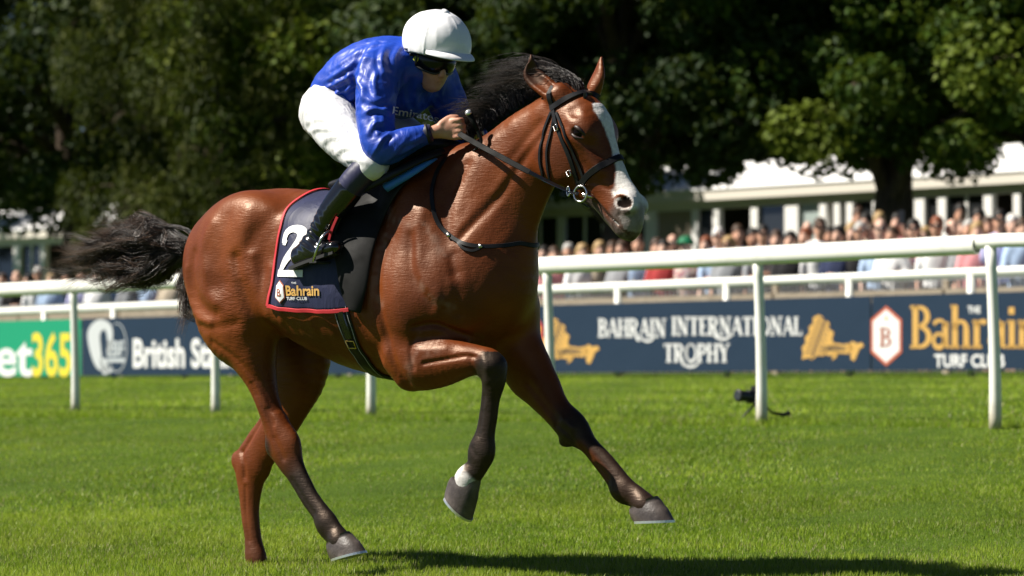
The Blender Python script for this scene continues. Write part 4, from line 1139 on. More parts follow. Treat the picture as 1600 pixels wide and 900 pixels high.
# saddle: flaps each side, seat, light blue weight cloth, stirrups, girth
SD = tack_root('racing_saddle', 'black racing saddle with forward flap on the horse beneath the jockey', 'saddle', None)
def patch(name, E0, E1, off, material, parent, n=20, m=12, thick=.008, mirror=False, bv=None):
    """Sheet between two pixel edges laid off the body, bulging in the middle."""
    A = [hit(*p, bv)[0] for p in E0]; B = [hit(*p, bv)[0] for p in E1]
    A = spline(np.array(A), n); B = spline(np.array(B), n); V = []
    for i in range(n):
        for j in range(m):
            t = j / (m - 1); q = A[i] * (1 - t) + B[i] * t; q, nn = on_side(q, bv)
            r = BV.find_nearest(Vector(q)); V.append(np.array(q) + nn * (off * (.55 + 1.8 * t * (1 - t))))
    V = np.array(V)
    if mirror: V = V * (1, -1, 1)
    F = np.array([(i * m + j, i * m + j + 1, (i + 1) * m + j + 1, (i + 1) * m + j) for i in range(n - 1) for j in range(m - 1)])
    o = np_mesh(name, relax(V, F, 2), F, material, parent, True)
    md = o.modifiers.new('thick', 'SOLIDIFY'); md.thickness = thick; md.offset = 0
    bv_ = o.modifiers.new('round', 'SUBSURF'); bv_.levels = 1; bv_.render_levels = 1
    return o
R_E = [(612, 283), (585, 300), (552, 322), (522, 342), (513, 355), (519, 378), (528, 410), (535, 450), (545, 480)]
F_E = [(692, 246), (668, 264), (640, 288), (618, 318), (604, 348), (590, 382), (582, 415), (576, 455), (568, 490)]
for mir in (False, True): patch('flap', R_E, F_E, .030, M_MATTE, SD, 26, 12, mirror=mir)
f = Field()
f.loft([((-.09, 0, 1.475), (0, 0, 1), .03, .15), ((-.02, 0, 1.48), (0, 0, 1), .04, .17), ((.05, 0, 1.49), (0, 0, 1), .05, .17), ((.18, 0, 1.535), (0, 0, 1), .055, .13), ((.32, 0, 1.60), (0, 0, 1), .045, .09), ((.40, 0, 1.61), (0, 0, 1), .03, .06)], .03)
field_mesh('seat', f, .008, M_LEATHER, SD)
wc = [P(598, 286, .235), P(612, 278, .225), P(640, 262, .19), P(672, 240, .12)]; wc2 = [P(606, 300, .235), P(622, 290, .225), P(650, 272, .195), P(684, 248, .12)]
V = []
for a, c in zip(spline(wc, 10), spline(wc2, 10)):
    for t in (0, .33, .66, 1): V.append(a * (1 - t) + c * t + np.array([0, -.012 * 4 * t * (1 - t), 0]))
o = mesh('weight_cloth', V, [(4 * i + j, 4 * i + j + 1, 4 * i + j + 5, 4 * i + j + 4) for i in range(9) for j in range(3)], M_BLUE, SD, True); md = o.modifiers.new('thick', 'SOLIDIFY'); md.thickness = .008
b = MB(); b.tube(spline([P(560, 300, .27), P(590, 284, .265), P(625, 266, .235), P(660, 248, .17), P(694, 236, .09)], 16), .016, 10, flat=.5); b.build('surcingle', M_LEATHER, SD, True)
for sg in (1, -1):
    # stirrup iron under the ball of the foot, leather up under the flap
    H_ = P(464, 406, .315); T_ = H_ + np.array([.235, -.02, .045]); c = H_ * .38 + T_ * .62 + np.array([0, 0, -.042]); top = c + np.array([.045, .0, .125])
    up = _nrm(top - c); sd_ = np.array([0, 1.0, 0]); pts = []
    for a in np.linspace(-90, 90, 17): pts.append(c + sd_ * .058 * math.sin(R(a)) * (1 if abs(a) < 60 else .97) + up * (.125 * max(0, math.cos(R(a))) ** .55))
    pts = np.array(pts) * (1, 1 if sg > 0 else -1, 1); b = MB(); b.tube(pts, .0055, 8); st = b.build('stirrup_iron', M_STEEL, SD, True)
    b = MB(); b.box((0, 0, 0), (.036, .12, .008), Matrix.Translation(c * (1, sg, 1))); b.build('tread', M_RUBBER, st)
    lp = np.array([top, P(520, 362, .305), P(530, 340, .30), P(545, 318, .285)]) * (1, sg, 1); b = MB(); ribbon(b, spline(lp, 12), [np.array([0, -sg, 0])] * 12, .022, .003); b.build('stirrup_leather', M_LEATHER, SD, True)
    q = [(top - (.012, .004, .04)) * (1, sg, 1), (top + (.004, -.004, .0)) * (1, sg, 1), (top + (.03, -.004, .045)) * (1, sg, 1)]; b = MB(); ribbon(b, spline(q, 8), [np.array([.3, -sg, 0])] * 8, .012, .003); b.build('red_trim', M_RED, SD, True)
gp, gn = strap([(533, 480), (538, 500), (546, 522), (556, 545), (572, 568), (590, 584)], .004, 26)
low = [ring(u, ph, 1.05) for u, ph in zip(np.linspace(gp[-1][0], gp[-1][0] + .06, 14)[1:], np.linspace(uphi(gp[-1], 1.05)[1], math.pi, 14)[1:])]
gp = np.concatenate([gp, [p + n_ * .004 for p, n_ in low]]); gn = np.concatenate([gn, [n_ for p, n_ in low]])
b = MB(); ribbon(b, gp, gn, .068, .005); gi = b.build('girth', M_LEATHER, SD, True)
M_STITCH = mat('light_edging', (.32, .32, .33), .5)
for s in (-1, 1):
    b = MB(); T = np.gradient(gp[:26], axis=0); T /= np.linalg.norm(T, axis=1)[:, None]; sdv = np.cross(gn[:26], T); ribbon(b, gp[:26] + sdv * .027 * s + gn[:26] * .0055, gn[:26], .003, .001); b.build('edging', M_STITCH, gi)
b = MB(); T = _nrm(gp[14] - gp[12]); S = np.cross(gn[13], T); b.tube([gp[13] + gn[13] * .009 + S * .02 * a + T * .016 * c for a, c in ((-1, -1), (1, -1), (1, 1), (-1, 1), (-1, -1))], .0028, 6); b.build('buckle', mat('brass', (.65, .45, .12), .3, .5, 1.0), gi, True)
b = MB(); ribbon(b, gp[2:12] + gn[2:12] * .007, gn[2:12], .030, .005); b.build('billet', M_PATENT, gi, True)

# breastplate strap round the base of the neck
BP = tack_root('breastplate', 'thin black breastplate strap round the base of the horse neck', 'strap', None)
sp, sn = strap([(697, 247), (684, 268), (677, 290), (676, 322), (685, 350), (702, 367), (722, 380), (750, 385), (785, 384), (812, 380)], .003, 44)
b = MB(); ribbon(b, sp, sn, .017, .004); b.build('strap', M_LEATHER, BP, True)
fr = spline([sp[-1], P(836, 384, 0) + (.012, 0, 0), sp[-1] * (1, -1, 1)], 22); fq = [BV.find_nearest(Vector(p)) for p in fr]; b = MB(); ribbon(b, [np.array(q[0]) + np.array(q[1]) * .003 for q in fq], [np.array(q[1]) for q in fq], .017, .004); b.build('strap', M_LEATHER, BP, True)
b = MB(); m_ = sp[::-1][:] * (1, -1, 1); mn = sn[::-1] * (1, -1, 1); ribbon(b, m_, mn, .017, .004); b.build('strap', M_LEATHER, BP, True)
b = MB(); p, nn = hit(702, 368); b.tube([p + nn * .006, p + nn * .011], .009, 12); p2, n2 = hit(751, 385); b.tube([p2 + n2 * .006, p2 + n2 * .010], .008, 12); b.build('fitting', M_STEEL, BP, True)
lp_, ln = strap([(716, 379), (724, 388), (738, 392), (752, 387)], .003, 14); b = MB(); ribbon(b, lp_, ln, .012, .004); b.build('keeper', M_LEATHER, BP, True)

# bridle
BR = tack_root('bridle', 'black leather bridle with noseband on the horse head', 'bridle', None)
def loop(path, width, name, off=.003, thick=.005, mirror=True, n=30):
    thick *= .7; p, nn = strap(path, off, n); b = MB(); ribbon(b, p, nn, width, thick); o = b.build(name, M_LEATHER, BR, True)
    if mirror: b = MB(); ribbon(b, (p * (1, -1, 1))[::-1], (nn * (1, -1, 1))[::-1], width, thick); b.build(name, M_LEATHER, BR, True)
    return p, nn
bp, bn = loop([(862, 170), (872, 162), (888, 153), (905, 147), (922, 147), (934, 152)], .024, 'browband', thick=.008)
cp, cn = loop([(864, 168), (870, 196), (880, 222), (892, 252), (902, 282), (907, 296)], .018, 'cheekpiece')
loop([(870, 176), (884, 212), (898, 244), (910, 272), (913, 284)], .012, 'noseband_strap')
np_, nn_ = loop([(907, 290), (920, 273), (938, 260), (956, 251), (970, 247)], .026, 'noseband', thick=.008)
loop([(862, 175), (852, 200), (846, 226), (844, 250), (848, 272), (853, 284)], .012, 'throatlash')
loop([(866, 184), (861, 208), (855, 236), (856, 262), (861, 284)], .010, 'throatlash')
hp_, hn_ = loop([(858, 148), (861, 160), (863, 172)], .022, 'headpiece', mirror=True)
# over the poll: join the near and far headpieces
a, an = hp_[0], hn_[0]; top = np.array([a[0], 0, P(880, 128)[2] + .02]); b = MB(); q = spline([a, np.array([a[0] - .002, a[1] * .55, a[2] + .045]), top, np.array([a[0] - .002, -a[1] * .55, a[2] + .045]), a * (1, -1, 1)], 20); ribbon(b, q, [p - np.array([a[0], 0, a[2] - .08]) for p in q], .022, .005); b.build('headpiece', M_LEATHER, BR, True)
for sg in (1, -1):
    c = P(908, 303, .068) * (1, sg, 1); b = MB(); b.tube([c + np.array([.029 * math.cos(t), -.004 * sg, .029 * math.sin(t)]) for t in np.linspace(0, 2 * math.pi, 25)], .0042, 8, cap=False); b.build('bit_ring', M_STEEL, BR, True)
    c2 = P(889, 299, .075) * (1, sg, 1); b = MB(); b.tube([c2 + np.array([.006 * math.cos(t), -.004 * sg, .017 * math.sin(t)]) for t in np.linspace(0, 2 * math.pi, 19)], .003, 8, cap=False); b.build('rein_buckle', M_STEEL, BR, True)
    for (x, y) in ((890, 270), (871, 200)):
        p, nn = hit(x, y); p = p * (1, sg, 1); nn = nn * (1, sg, 1); T = np.array([.35, 0, -.94]); S = np.cross(nn, T); b = MB(); b.tube([p + nn * .010 + S * .008 * a + T * .010 * c for a, c in ((-1, -1), (1, -1), (1, 1), (-1, 1), (-1, -1))], .0022, 6); b.build('buckle', M_STEEL, BR, True)
b = MB(); b.tube([P(910, 304, .07), P(926, 308, .045), P(930, 310, 0), P(926, 308, -.045), P(910, 304, -.07)], .007, 10); b.build('bit', M_STEEL, BR, True)
b = MB(); cs = [P(905, 312, .066), P(915, 321, .035), P(918, 324, 0), P(915, 321, -.035), P(905, 312, -.066)]; ribbon(b, spline(cs, 16), [np.array([-.4, 0, -1])] * 16, .016, .004); b.build('chin_strap', M_LEATHER, BR, True)
RN = tack_root('rein', 'black leather reins running from the jockey hand to the bit', 'reins', None)
M_GRIP = leather('rubber_grip', (.006, .006, .006), .6, .15)
path = spline([P(716, 208, .118), P(740, 222, .125), P(775, 241, .135), P(810, 260, .128), P(845, 278, .105), P(878, 294, .082), P(904, 303, .072)], 44)
nv = [_nrm(np.array([-.1, -1, .35]) * (1 - t) + np.array([.35, -.55, .9]) * t) for t in np.interp(np.linspace(0, 1, 44), [0, .45, .72, .85, 1], [0, 0, .9, 1, .6])]
b = MB(); ribbon(b, path[:26], nv[:26], .022, .0025); b.build('grip', M_GRIP, RN, True)
b = MB(); ribbon(b, path[25:], nv[25:], .018, .002); b.build('strap', M_PATENT, RN, True)
far = spline([P(746, 206, -.06), P(775, 236, -.13), P(810, 256, -.128), P(845, 276, -.105), P(878, 292, -.082), P(905, 302, -.072)], 40)
b = MB(); ribbon(b, far, [np.array([0, 1, .2])] * 40, .022, .003); b.build('strap', M_LEATHER, RN, True)
# whip held in the near hand
WH = tack_root('riding_whip', 'black riding whip with round silver cap held in the jockey hand', 'whip', None)
b = MB(); w0, w1 = P(733, 178, .122), P(752, 214, .112); d = _nrm(w1 - w0); b.tube([w0, w0 + d * .012, w0 + d * .03, w0 + d * .075], [.012, .013, .0095, .008], 14); b.build('handle', M_GRIP, WH, True)
b = MB(); b.tube(spline([w0 + d * .07, P(752, 222, .105), P(740, 236, .112)], 12), list(np.linspace(.008, .004, 12)), 8); b.build('shaft', M_LEATHER, WH, True)
b = MB(); e_ = _nrm(_nrm(CAM_H - w0) * .8 - d * .6); b.tube([w0 + e_ * .004, w0 + e_ * .012, w0 + e_ * .016, w0 + e_ * .018], [.0125, .0125, .008, .001], 16); b.build('cap', mat('polished_cap', (.75, .75, .74), .25, .5, .7), WH, True)
# lettering across the chest of the silks
JB = BVHTree.FromPolygons([tuple(v.co) for v in jk.data.vertices], [tuple(p.vertices) for p in jk.data.polygons])
V, F = text2d('Emirates', offset=.012, shear=.12); b = MB(); x0, x1 = V[:, 0].min(), V[:, 0].max(); base = 0
o_ = P(612, 172, .0); e_ = P(690, 186, -.02)
for x, y in V:
    t = (x - x0) / (x1 - x0); X, Y = 612 + 74 * t, 178 + 8 * t + 6 * t * t - y / .73 * 13
    q, nn = hit(X, Y, JB)
    if q is None: q, nn = P(X, Y, .05), np.array([0, -1, 0])
    b.v.append(tuple(q + nn * .003))
b.f = F; b.build('lettering', M_WHITE, jk)
# ---------------------------------------------------------------- the course: everything runs parallel to the rails
TRK = R(43.0); TD = np.array([math.cos(TRK), -math.sin(TRK)]); TN = np.array([math.sin(TRK), math.cos(TRK)])    # along the track (towards the camera's right), across it (away)
GQ = [-60, -5, 0, 6, 8.2, 10, 13, 16.5, 20, 29, 34, 45, 80, 400]; GZ = [-.9, -.40, -.32, -.095, -.036, .016, .20, .42, .53, .78, .90, 1.05, 1.4, 2.5]
def gz(q): return np.interp(q, GQ, GZ)
def qof(X, Y): return X * TN[0] + Y * TN[1]
def world(a, q, z=0.0): p = TD * a + TN * q; return (p[0], p[1], z)
def at_q(px, q, py=None, z=None):
    """Point on the vertical plane q across the track seen at pixel column px."""
    d = np.array([(px - 800) / FPX, 1.0]); k = q / (d @ TN); X = d * k
    return np.array([X[0], X[1], CAMH + (HORIZON - py) / FPX * k if py is not None else (z if z is not None else gz(q))])
def a_of(p): return p[0] * TD[0] + p[1] * TD[1]

def turf_material():
    m = mat('turf_soil', rough=.95, spec=.1); n = NT(m); c = n.coord()
    g = n.ramp(n.noise(1.2, 5, .65, c), [(.3, (.050, .095, .009)), (.55, (.080, .140, .012)), (.8, (.115, .175, .020))])
    n.color(n.mix(n.math('MULTIPLY', n.noise(45, 4, .7, c), .6), g, (.050, .080, .012))); n.bump(n.noise(60, 5, .7, c), .8, .03); return m
M_TURF = turf_material()
qs = np.concatenate([np.linspace(-60, 5, 14), np.arange(5.5, 46, .5), np.array([50, 60, 80, 110, 150, 220, 300, 400])]); as_ = np.concatenate([np.linspace(-260, -40, 8), np.arange(-38, 22, 1.0), np.linspace(24, 200, 7)])
V = [(*(TD * a + TN * q), float(gz(q)) + (.012 * math.sin(a * 1.7 + q * 1.3) + .008 * math.sin(a * 3.1 - q * 2.2) if 9 < q < 30 else 0)) for q in qs for a in as_]; na = len(as_)
o = np_mesh('ground', np.array(V), np.array([(i * na + j, i * na + j + 1, (i + 1) * na + j + 1, (i + 1) * na + j) for i in range(len(qs) - 1) for j in range(na - 1)]), M_TURF, None, True)
tag(o, 'mown green turf of the racecourse', 'ground', kind='structure')

# grass blades
def blade_material():
    m = bpy.data.materials.new('grass_blade'); m.use_nodes = True; n = NT(m); b = n.b
    b.inputs['Roughness'].default_value = .5; b.inputs['Specular IOR Level'].default_value = .35
    col = n.attr('tint'); n.color(col); tr = n.n('ShaderNodeBsdfTranslucent'); n.l(col, tr.inputs[0]); mx = n.n('ShaderNodeMixShader', i0=.45); n.l(b.outputs[0], mx.inputs[1]); n.l(tr.outputs[0], mx.inputs[2])
    n.l(mx.outputs[0], n.t.nodes['Material Output'].inputs[0]); return m
M_BLADE = blade_material()
def grass(name, n, ylo, yhi, xpad, h0, h1, w, two, qlo=-9, qhi=99, pw=1.0, label=None, patch=None, gain=1.0):
    rg = np.random.default_rng(n)
    if patch: X, Y = patch(rg, n)
    else:
        Y = ylo + (yhi - ylo) * rg.random(n) ** pw; X = (rg.random(n) * 2 - 1) * (.178 * Y + xpad)
    q = qof(X, Y); k = (q > qlo) & (q < qhi); X, Y, q = X[k], Y[k], q[k]; n = len(X)
    P3 = np.stack([X, Y, np.zeros(n)], 1)
    cl = vnoise(P3, .9, 3) * .5 + vnoise(P3, 3.1, 4) * .35 + vnoise(P3, 9.0, 6) * .3
    z = gz(q) - .004; h = (h0 + (h1 - h0) * rg.random(n)) * (1 + .22 * cl); ww = w * (.6 + .8 * rg.random(n))
    an = rg.random(n) * 2 * math.pi; dx, dy = np.cos(an), np.sin(an); ln = np.abs(rg.normal(0, .42, n)) + .08
    la = rg.random(n) * 2 * math.pi; lx, ly = np.cos(la) * ln * h, np.sin(la) * ln * h
    B0 = np.stack([X - dx * ww / 2, Y - dy * ww / 2, z], 1); B1 = np.stack([X + dx * ww / 2, Y + dy * ww / 2, z], 1)
    Tp = np.stack([X + lx, Y + ly, z + h * np.sqrt(np.clip(1 - (ln * .75) ** 2, .15, 1))], 1)
    t = np.clip(.5 + .5 * cl + rg.normal(0, .22, n), 0, 1)[:, None]
    dark, mid_, lite = np.array([.085, .150, .010]), np.array([.170, .250, .016]), np.array([.270, .335, .036])
    c = np.where(t < .5, dark + (mid_ - dark) * t * 2, mid_ + (lite - mid_) * (t * 2 - 1)) * (gain * (1 + .10 * np.sin(q * 2.1)))[:, None]
    dry = rg.random(n) < .07 + .07 * np.clip(vnoise(P3, 1.7, 9), 0, 1); c[dry] = np.array([.42, .38, .19]) * (.6 + .6 * rg.random((dry.sum(), 1)))
    if two:
        mx = .45; M0 = B0 * (1 - mx) + Tp * mx; M0[:, 2] = z + (Tp[:, 2] - z) * .58; M1 = M0 + (B1 - B0) * .8
        V = np.stack([B0, B1, M1, M0, Tp], 1).reshape(-1, 3); i = np.arange(n)[:, None] * 5
        F = np.concatenate([i + [0, 1, 2], i + [0, 2, 3], i + [3, 2, 4]], 1).reshape(-1, 3); per = 5
    else:
        V = np.stack([B0, B1, Tp], 1).reshape(-1, 3); F = (np.arange(n)[:, None] * 3 + [0, 1, 2]).reshape(-1, 3); per = 3
    o = np_mesh(name, V, F, M_BLADE, None, False); vcol(o.data, 'tint', np.repeat(c, per, 0))
    return tag(o, label, 'grass', kind='stuff')
GDENS = 1.0
grass('grass', int(420000 * GDENS), 9.6, 15.5, 1.3, .014, .036, .0028, True, qhi=16.2, pw=1.15, gain=1.33, label='short dense green grass under the galloping horse')
grass('grass', int(240000 * GDENS), 15.5, 29.5, 2.2, .016, .036, .0066, False, qhi=16.2, gain=1.33, label='green grass of the track up to the running rail')
def strip_patch(rg, n):
    a = rg.random(n) * 27 - 30; q = 16.2 + np.abs(rg.normal(0, .22, n)); return TD[0] * a + TN[0] * q, TD[1] * a + TN[1] * q
grass('grass', int(40000 * GDENS), 0, 0, 0, .04, .075, .007, False, patch=strip_patch, gain=1.45, label='longer fringe of grass along the foot of the running rail')
def far_patch(rg, n):
    a = rg.random(n) * 44 - 41; q = 16.6 + rg.random(n) * 12.6; return TD[0] * a + TN[0] * q, TD[1] * a + TN[1] * q
grass('grass', int(240000 * GDENS), 0, 0, 0, .02, .045, .010, False, patch=far_patch, gain=1.6, label='green grass between the running rail and the advertising boards')

# ---------------------------------------------------------------- white running rail
M_PVC = mat('white_pvc', (.78, .79, .74), .35, .45); _n = NT(M_PVC); _c = _n.coord()
_n.color(_n.mix(_n.math('MULTIPLY', _n.ramp(_n.noise(5, 5, .7, _c), [(.52, (0, 0, 0)), (.75, (1, 1, 1))]), .35), (.84, .84, .78), (.46, .47, .32)))
_z = _n.n('ShaderNodeSeparateXYZ'); _n.l(_n.coord(), _z.inputs[0]); _d = _n.ramp(_n.math('ADD', _z.outputs[2], _n.math('MULTIPLY', _n.noise(22, 4, .7, _c), .22)), [(.12, (1, 1, 1)), (.33, (0, 0, 0))])
_n.color(_n.mix(_n.math('MULTIPLY', _d, .8), _n.b.inputs['Base Color'].links[0].from_socket, (.34, .29, .18)))
M_PVC_CAP = mat('grey_rail_end', (.20, .21, .18), .7)
postx = [-1030, -750, -530, -330, -100, 118, 337, 580, 860, 1190, 1555, 1960, 2420]
S = lambda x: 165 + (236 - 165) * (x - 118) / (1555 - 118)
RAILP = [np.array([(x - 800) / S(x), FPX / S(x)]) for x in postx]
p0, p1 = RAILP[5], RAILP[10]; RDIR = _nrm(np.append(p1 - p0, 0))
RQ = np.mean([qof(*p) for p in RAILP[5:11]])
def rail_z(p): return .7 - ((640 + 20 * (np.linalg.norm(p - p0) / np.linalg.norm(p1 - p0)) ** 1.0) - 600) / (FPX / p[1])
RAIL = empty('running_rail', (*p0, float(gz(RQ)))); tag(RAIL, 'white plastic running rail on posts beside the racing track', 'rail'); RI = Vector((*p0, float(gz(RQ))))
def rp(*v): return Vector(v) - RI
for p in RAILP:
    z0 = float(gz(qof(*p))) - .02; zt = .45 + 1.23 - .06; b = MB(); lean = RDIR * -.04
    pts = [(p[0], p[1], z0), (p[0], p[1], z0 + .35), (p[0] + lean[0] * .35, p[1] + lean[1] * .35, z0 + .75), (p[0] + lean[0], p[1] + lean[1], zt)]
    b.tube([rp(*q) for q in spline(pts, 9)], [.043, .042, .040, .039, .038, .037, .036, .036, .040], 14); po = b.build('post', M_PVC, RAIL, True)
def rail_tube(x0, x1, rv, name, dz=0.0):
    q0, q1 = [np.array([(x - 800) / S(x), FPX / S(x)]) for x in (x0, x1)]; L = []
    for t in np.linspace(0, 1, 12): p = q0 * (1 - t) + q1 * t; L.append(rp(p[0] - .02, p[1], .45 + 1.23 - .058 + dz + .006 * math.sin(t * 20)))
    b = MB(); b.tube(L, rv, 20, flat=.72); o = b.build(name, M_PVC, RAIL); autosmooth(o)
    e = L[-1]; d = (L[-1] - L[-2]).normalized(); b = MB(); b.tube([e + d * .0005, e + d * .003], rv * .86, 20, flat=.72); b.build('end_face', M_PVC_CAP, o, False); return o
rail_tube(-1030, 1531, .066, 'rail'); rail_tube(1500, 2420, .046, 'rail', .020)

# ---------------------------------------------------------------- advertising boards on the far rail
BS = lambda x: 95 + (133 - 95) * x / 1600.0
def bpt(x, y, off=0.0):
    s = BS(x); p = np.array([(x - 800) / s, FPX / s, CAMH + (HORIZON - y) / s]); return p - np.array([TN[0], TN[1], 0]) * off
def bbot(x): return 588 + (577 - 588) * x / 1600.0
def btop(x): return 502 + (455.5 - 502) * x / 1600.0
M_BNAVY = mat('navy_vinyl', (.013, .030, .060), .42, .4); M_BGREEN = mat('green_vinyl', (.010, .30, .155), .45, .4); M_BYEL = mat('yellow_vinyl', (.78, .62, .04), .5); M_BACK = mat('board_back', (.3, .3, .3), .8)
_n = NT(M_BNAVY); _n.bump(_n.noise(1.4, 3, .5, _n.coord()), .25, .05)
class Board:
    def __init__(s, x0, x1, material, label, cat='board'):
        s.o = bpt((x0 + x1) / 2, bbot((x0 + x1) / 2)); s.root = empty('advertising_board', s.o); tag(s.root, label, cat)
        V = []; n = max(3, int((x1 - x0) / 60)); xs = np.linspace(x0, x1, n)
        for x in xs:
            for y in (bbot(x), btop(x)):
                for off in (.012, -.012): V.append(bpt(x, y, off) - s.o)
        F = []
        for i in range(n - 1):
            a, c = 4 * i, 4 * i + 4
            F += [(a, c, c + 2, a + 2), (a + 1, a + 3, c + 3, c + 1), (a + 2, c + 2, c + 3, a + 3), (a, a + 1, c + 1, c)]
        F += [(0, 2, 3, 1), (4 * n - 4, 4 * n - 3, 4 * n - 1, 4 * n - 2)]
        s.panel = mesh('panel', V, F, material, s.root)
    def put(s, name, items, material, off=.016):
        b = MB()
        for V2, F2 in items: b.add([bpt(x, y, off) - s.o for x, y in V2], F2)
        return b.build(name, material, s.root)
def tx(s, x, y, w, h, **kw):
    V, F = text2d(s, **kw); x0, x1 = V[:, 0].min(), V[:, 0].max(); cap = .73
    return np.stack([x + (V[:, 0] - x0) / (x1 - x0) * w, y - V[:, 1] / cap * h], 1), F
# serif letters, drawn as strokes on a unit em: (points, widths); thick uprights, thin joins, bracketed serifs
_t, _h = .17, .075
def sf(x, y, w=.30): return ([(x - w / 2, y), (x + w / 2, y)], [_h, _h])
def arc(cx, cy, rx, ry, a0, a1, w0, w1, w2=None): return ([(cx + rx * math.cos(R(a)), cy + ry * math.sin(R(a))) for a in np.linspace(a0, a1, 9)], [w0, w1, w2 if w2 is not None else w0])
SER = {
 'B': (.62, [([(.14, 0), (.14, 1)], [_t, _t]), sf(.12, .03, .26), sf(.12, .97, .26), arc(.25, .75, .25, .22, 90, -90, _h, _t), arc(.25, .27, .30, .24, 90, -90, _h, _t)]),
 'A': (.72, [([(.08, 0), (.36, 1)], [_h, _h]), ([(.36, 1), (.64, 0)], [_t, _t]), ([(.18, .33), (.54, .33)], [_h, _h]), sf(.08, .03, .2), sf(.64, .03, .26)]),
 'H': (.76, [([(.16, 0), (.16, 1)], [_t, _t]), ([(.60, 0), (.60, 1)], [_t, _t]), ([(.16, .5), (.6, .5)], [_h, _h]), sf(.16, .03), sf(.16, .97), sf(.6, .03), sf(.6, .97)]),
 'R': (.70, [([(.14, 0), (.14, 1)], [_t, _t]), sf(.14, .03), sf(.12, .97, .26), arc(.25, .73, .27, .24, 90, -90, _h, _t), ([(.32, .5), (.46, .2), (.62, -.12), (.80, -.14)], [_t, _t, _t, .05])]),
 'I': (.36, [([(.18, 0), (.18, 1)], [_t, _t]), sf(.18, .03), sf(.18, .97)]),
 'N': (.78, [([(.14, 0), (.14, 1)], [_h, _h]), ([(.14, 1), (.62, 0)], [_t, _t]), ([(.62, 0), (.62, 1)], [_h, _h]), sf(.14, .03), sf(.1, .97, .24), sf(.64, .97)]),
 'T': (.66, [([(.33, 0), (.33, 1)], [_t, _t]), ([(.04, .96), (.62, .96)], [_h, _h]), sf(.33, .03), ([(.04, .98), (.05, .78)], [.07, .04]), ([(.62, .98), (.61, .78)], [.07, .04])]),
 'E': (.60, [([(.16, 0), (.16, 1)], [_t, _t]), ([(.06, .96), (.52, .96)], [_h, _h]), ([(.06, .04), (.54, .04)], [_h, _h]), ([(.16, .5), (.42, .5)], [_h, _h]), ([(.52, .98), (.52, .80)], [.06, .04]), ([(.54, 0), (.54, .22)], [.06, .04])]),
 'O': (.80, [arc(.40, .5, .32, .48, 90, 450, _h, _t), arc(.40, .5, .32, .48, 90, 270, _h, _t)]),
 'L': (.58, [([(.16, 0), (.16, 1)], [_t, _t]), sf(.16, .97), ([(.06, .04), (.52, .04)], [_h, _h]), ([(.52, 0), (.52, .26)], [.07, .04])]),
 'P': (.60, [([(.14, 0), (.14, 1)], [_t, _t]), sf(.14, .03), sf(.12, .97, .26), arc(.25, .71, .27, .26, 90, -90, _h, _t)]),
 'Y': (.70, [([(.10, 1), (.36, .45)], [_t, _t]), ([(.60, 1), (.36, .45)], [_h, _h]), ([(.36, .5), (.36, 0)], [_t, _t]), sf(.36, .03), sf(.12, .97, .26), sf(.60, .97, .22)]),
 'a': (.56, [([(.42, .62), (.42, .05)], [_t, _t]), arc(.24, .46, .19, .20, 10, 150, .10, _h), arc(.22, .18, .16, .17, 90, 450, _h, .13), ([(.42, .05), (.54, .03)], [_h, _h])]),
 'h': (.64, [([(.14, 0), (.14, 1.02)], [_t, _t]), ([(.48, 0), (.48, .44)], [_t, _t]), arc(.31, .44, .17, .20, 0, 180, _t, _h), sf(.14, .03, .26), sf(.48, .03, .26), ([(.02, .99), (.14, .99)], [_h, _h])]),
 'r': (.48, [([(.15, 0), (.15, .66)], [_t, _t]), sf(.16, .03, .28), arc(.31, .48, .14, .16, 40, 170, .15, _h), ([(.03, .63), (.15, .63)], [_h, _h])]),
 'i': (.32, [([(.16, 0), (.16, .66)], [_t, _t]), sf(.16, .03, .28), ([(.03, .63), (.16, .63)], [_h, _h]), ([(.15, .80), (.15, .97)], [.17, .17])]),
 'n': (.64, [([(.14, 0), (.14, .66)], [_t, _t]), ([(.48, 0), (.48, .44)], [_t, _t]), arc(.31, .44, .17, .20, 0, 180, _t, _h), sf(.14, .03, .26), sf(.48, .03, .26), ([(.02, .63), (.14, .63)], [_h, _h])]),
 ' ': (.34, [])}
def serif(s, x, y, w, h):
    """Serif text in the box x..x+w, baseline y, cap height h, in pixels."""
    out = []; adv = sum(SER[c][0] for c in s); k = w / adv; cx = 0
    for c in s:
        for pts, wd in SER[c][1]:
            V, F = strip2d(np.array(pts), wd, 12); out.append((np.stack([x + (V[:, 0] + cx) * k, y - V[:, 1] * h], 1), F))
        cx += SER[c][0]
    return out
def ellipse(cx, cy, rx, ry, n=24, a0=0, a1=360): return [(cx + rx * math.cos(R(a)), cy + ry * math.sin(R(a))) for a in np.linspace(a0, a1, n, endpoint=(a1 - a0) < 360)]
def horse_mark(dx, dy):
    """Gold emblem: a swept mane that runs out into a small galloping horse."""
    sh = lambda pts: [(x + dx, y + dy) for x, y in pts]; out = []
    for pts in ([(1279, 492), (1285, 494), (1290, 500), (1297, 504), (1297, 513), (1304, 520), (1301, 530), (1306, 540), (1296, 547), (1288, 556), (1278, 556), (1270, 562), (1262, 559), (1254, 562), (1256, 551), (1254, 543), (1260, 536), (1259, 527), (1266, 520), (1265, 511), (1272, 505), (1271, 497)],
                [(1294, 542), (1306, 536), (1320, 538), (1329, 536), (1334, 545), (1326, 553), (1312, 552), (1298, 556), (1288, 553)],
                [(1326, 538), (1334, 533), (1340, 537), (1348, 535), (1351, 541), (1344, 545), (1341, 553), (1336, 564), (1331, 562), (1330, 553)], [(1306, 550), (1312, 551), (1306, 560), (1301, 563), (1302, 557)]): out.append(fill2d(sh(pts)))
    return out
b1 = Board(-900, 127, M_BGREEN, 'green betting board with white and yellow lettering fixed to the far rail')
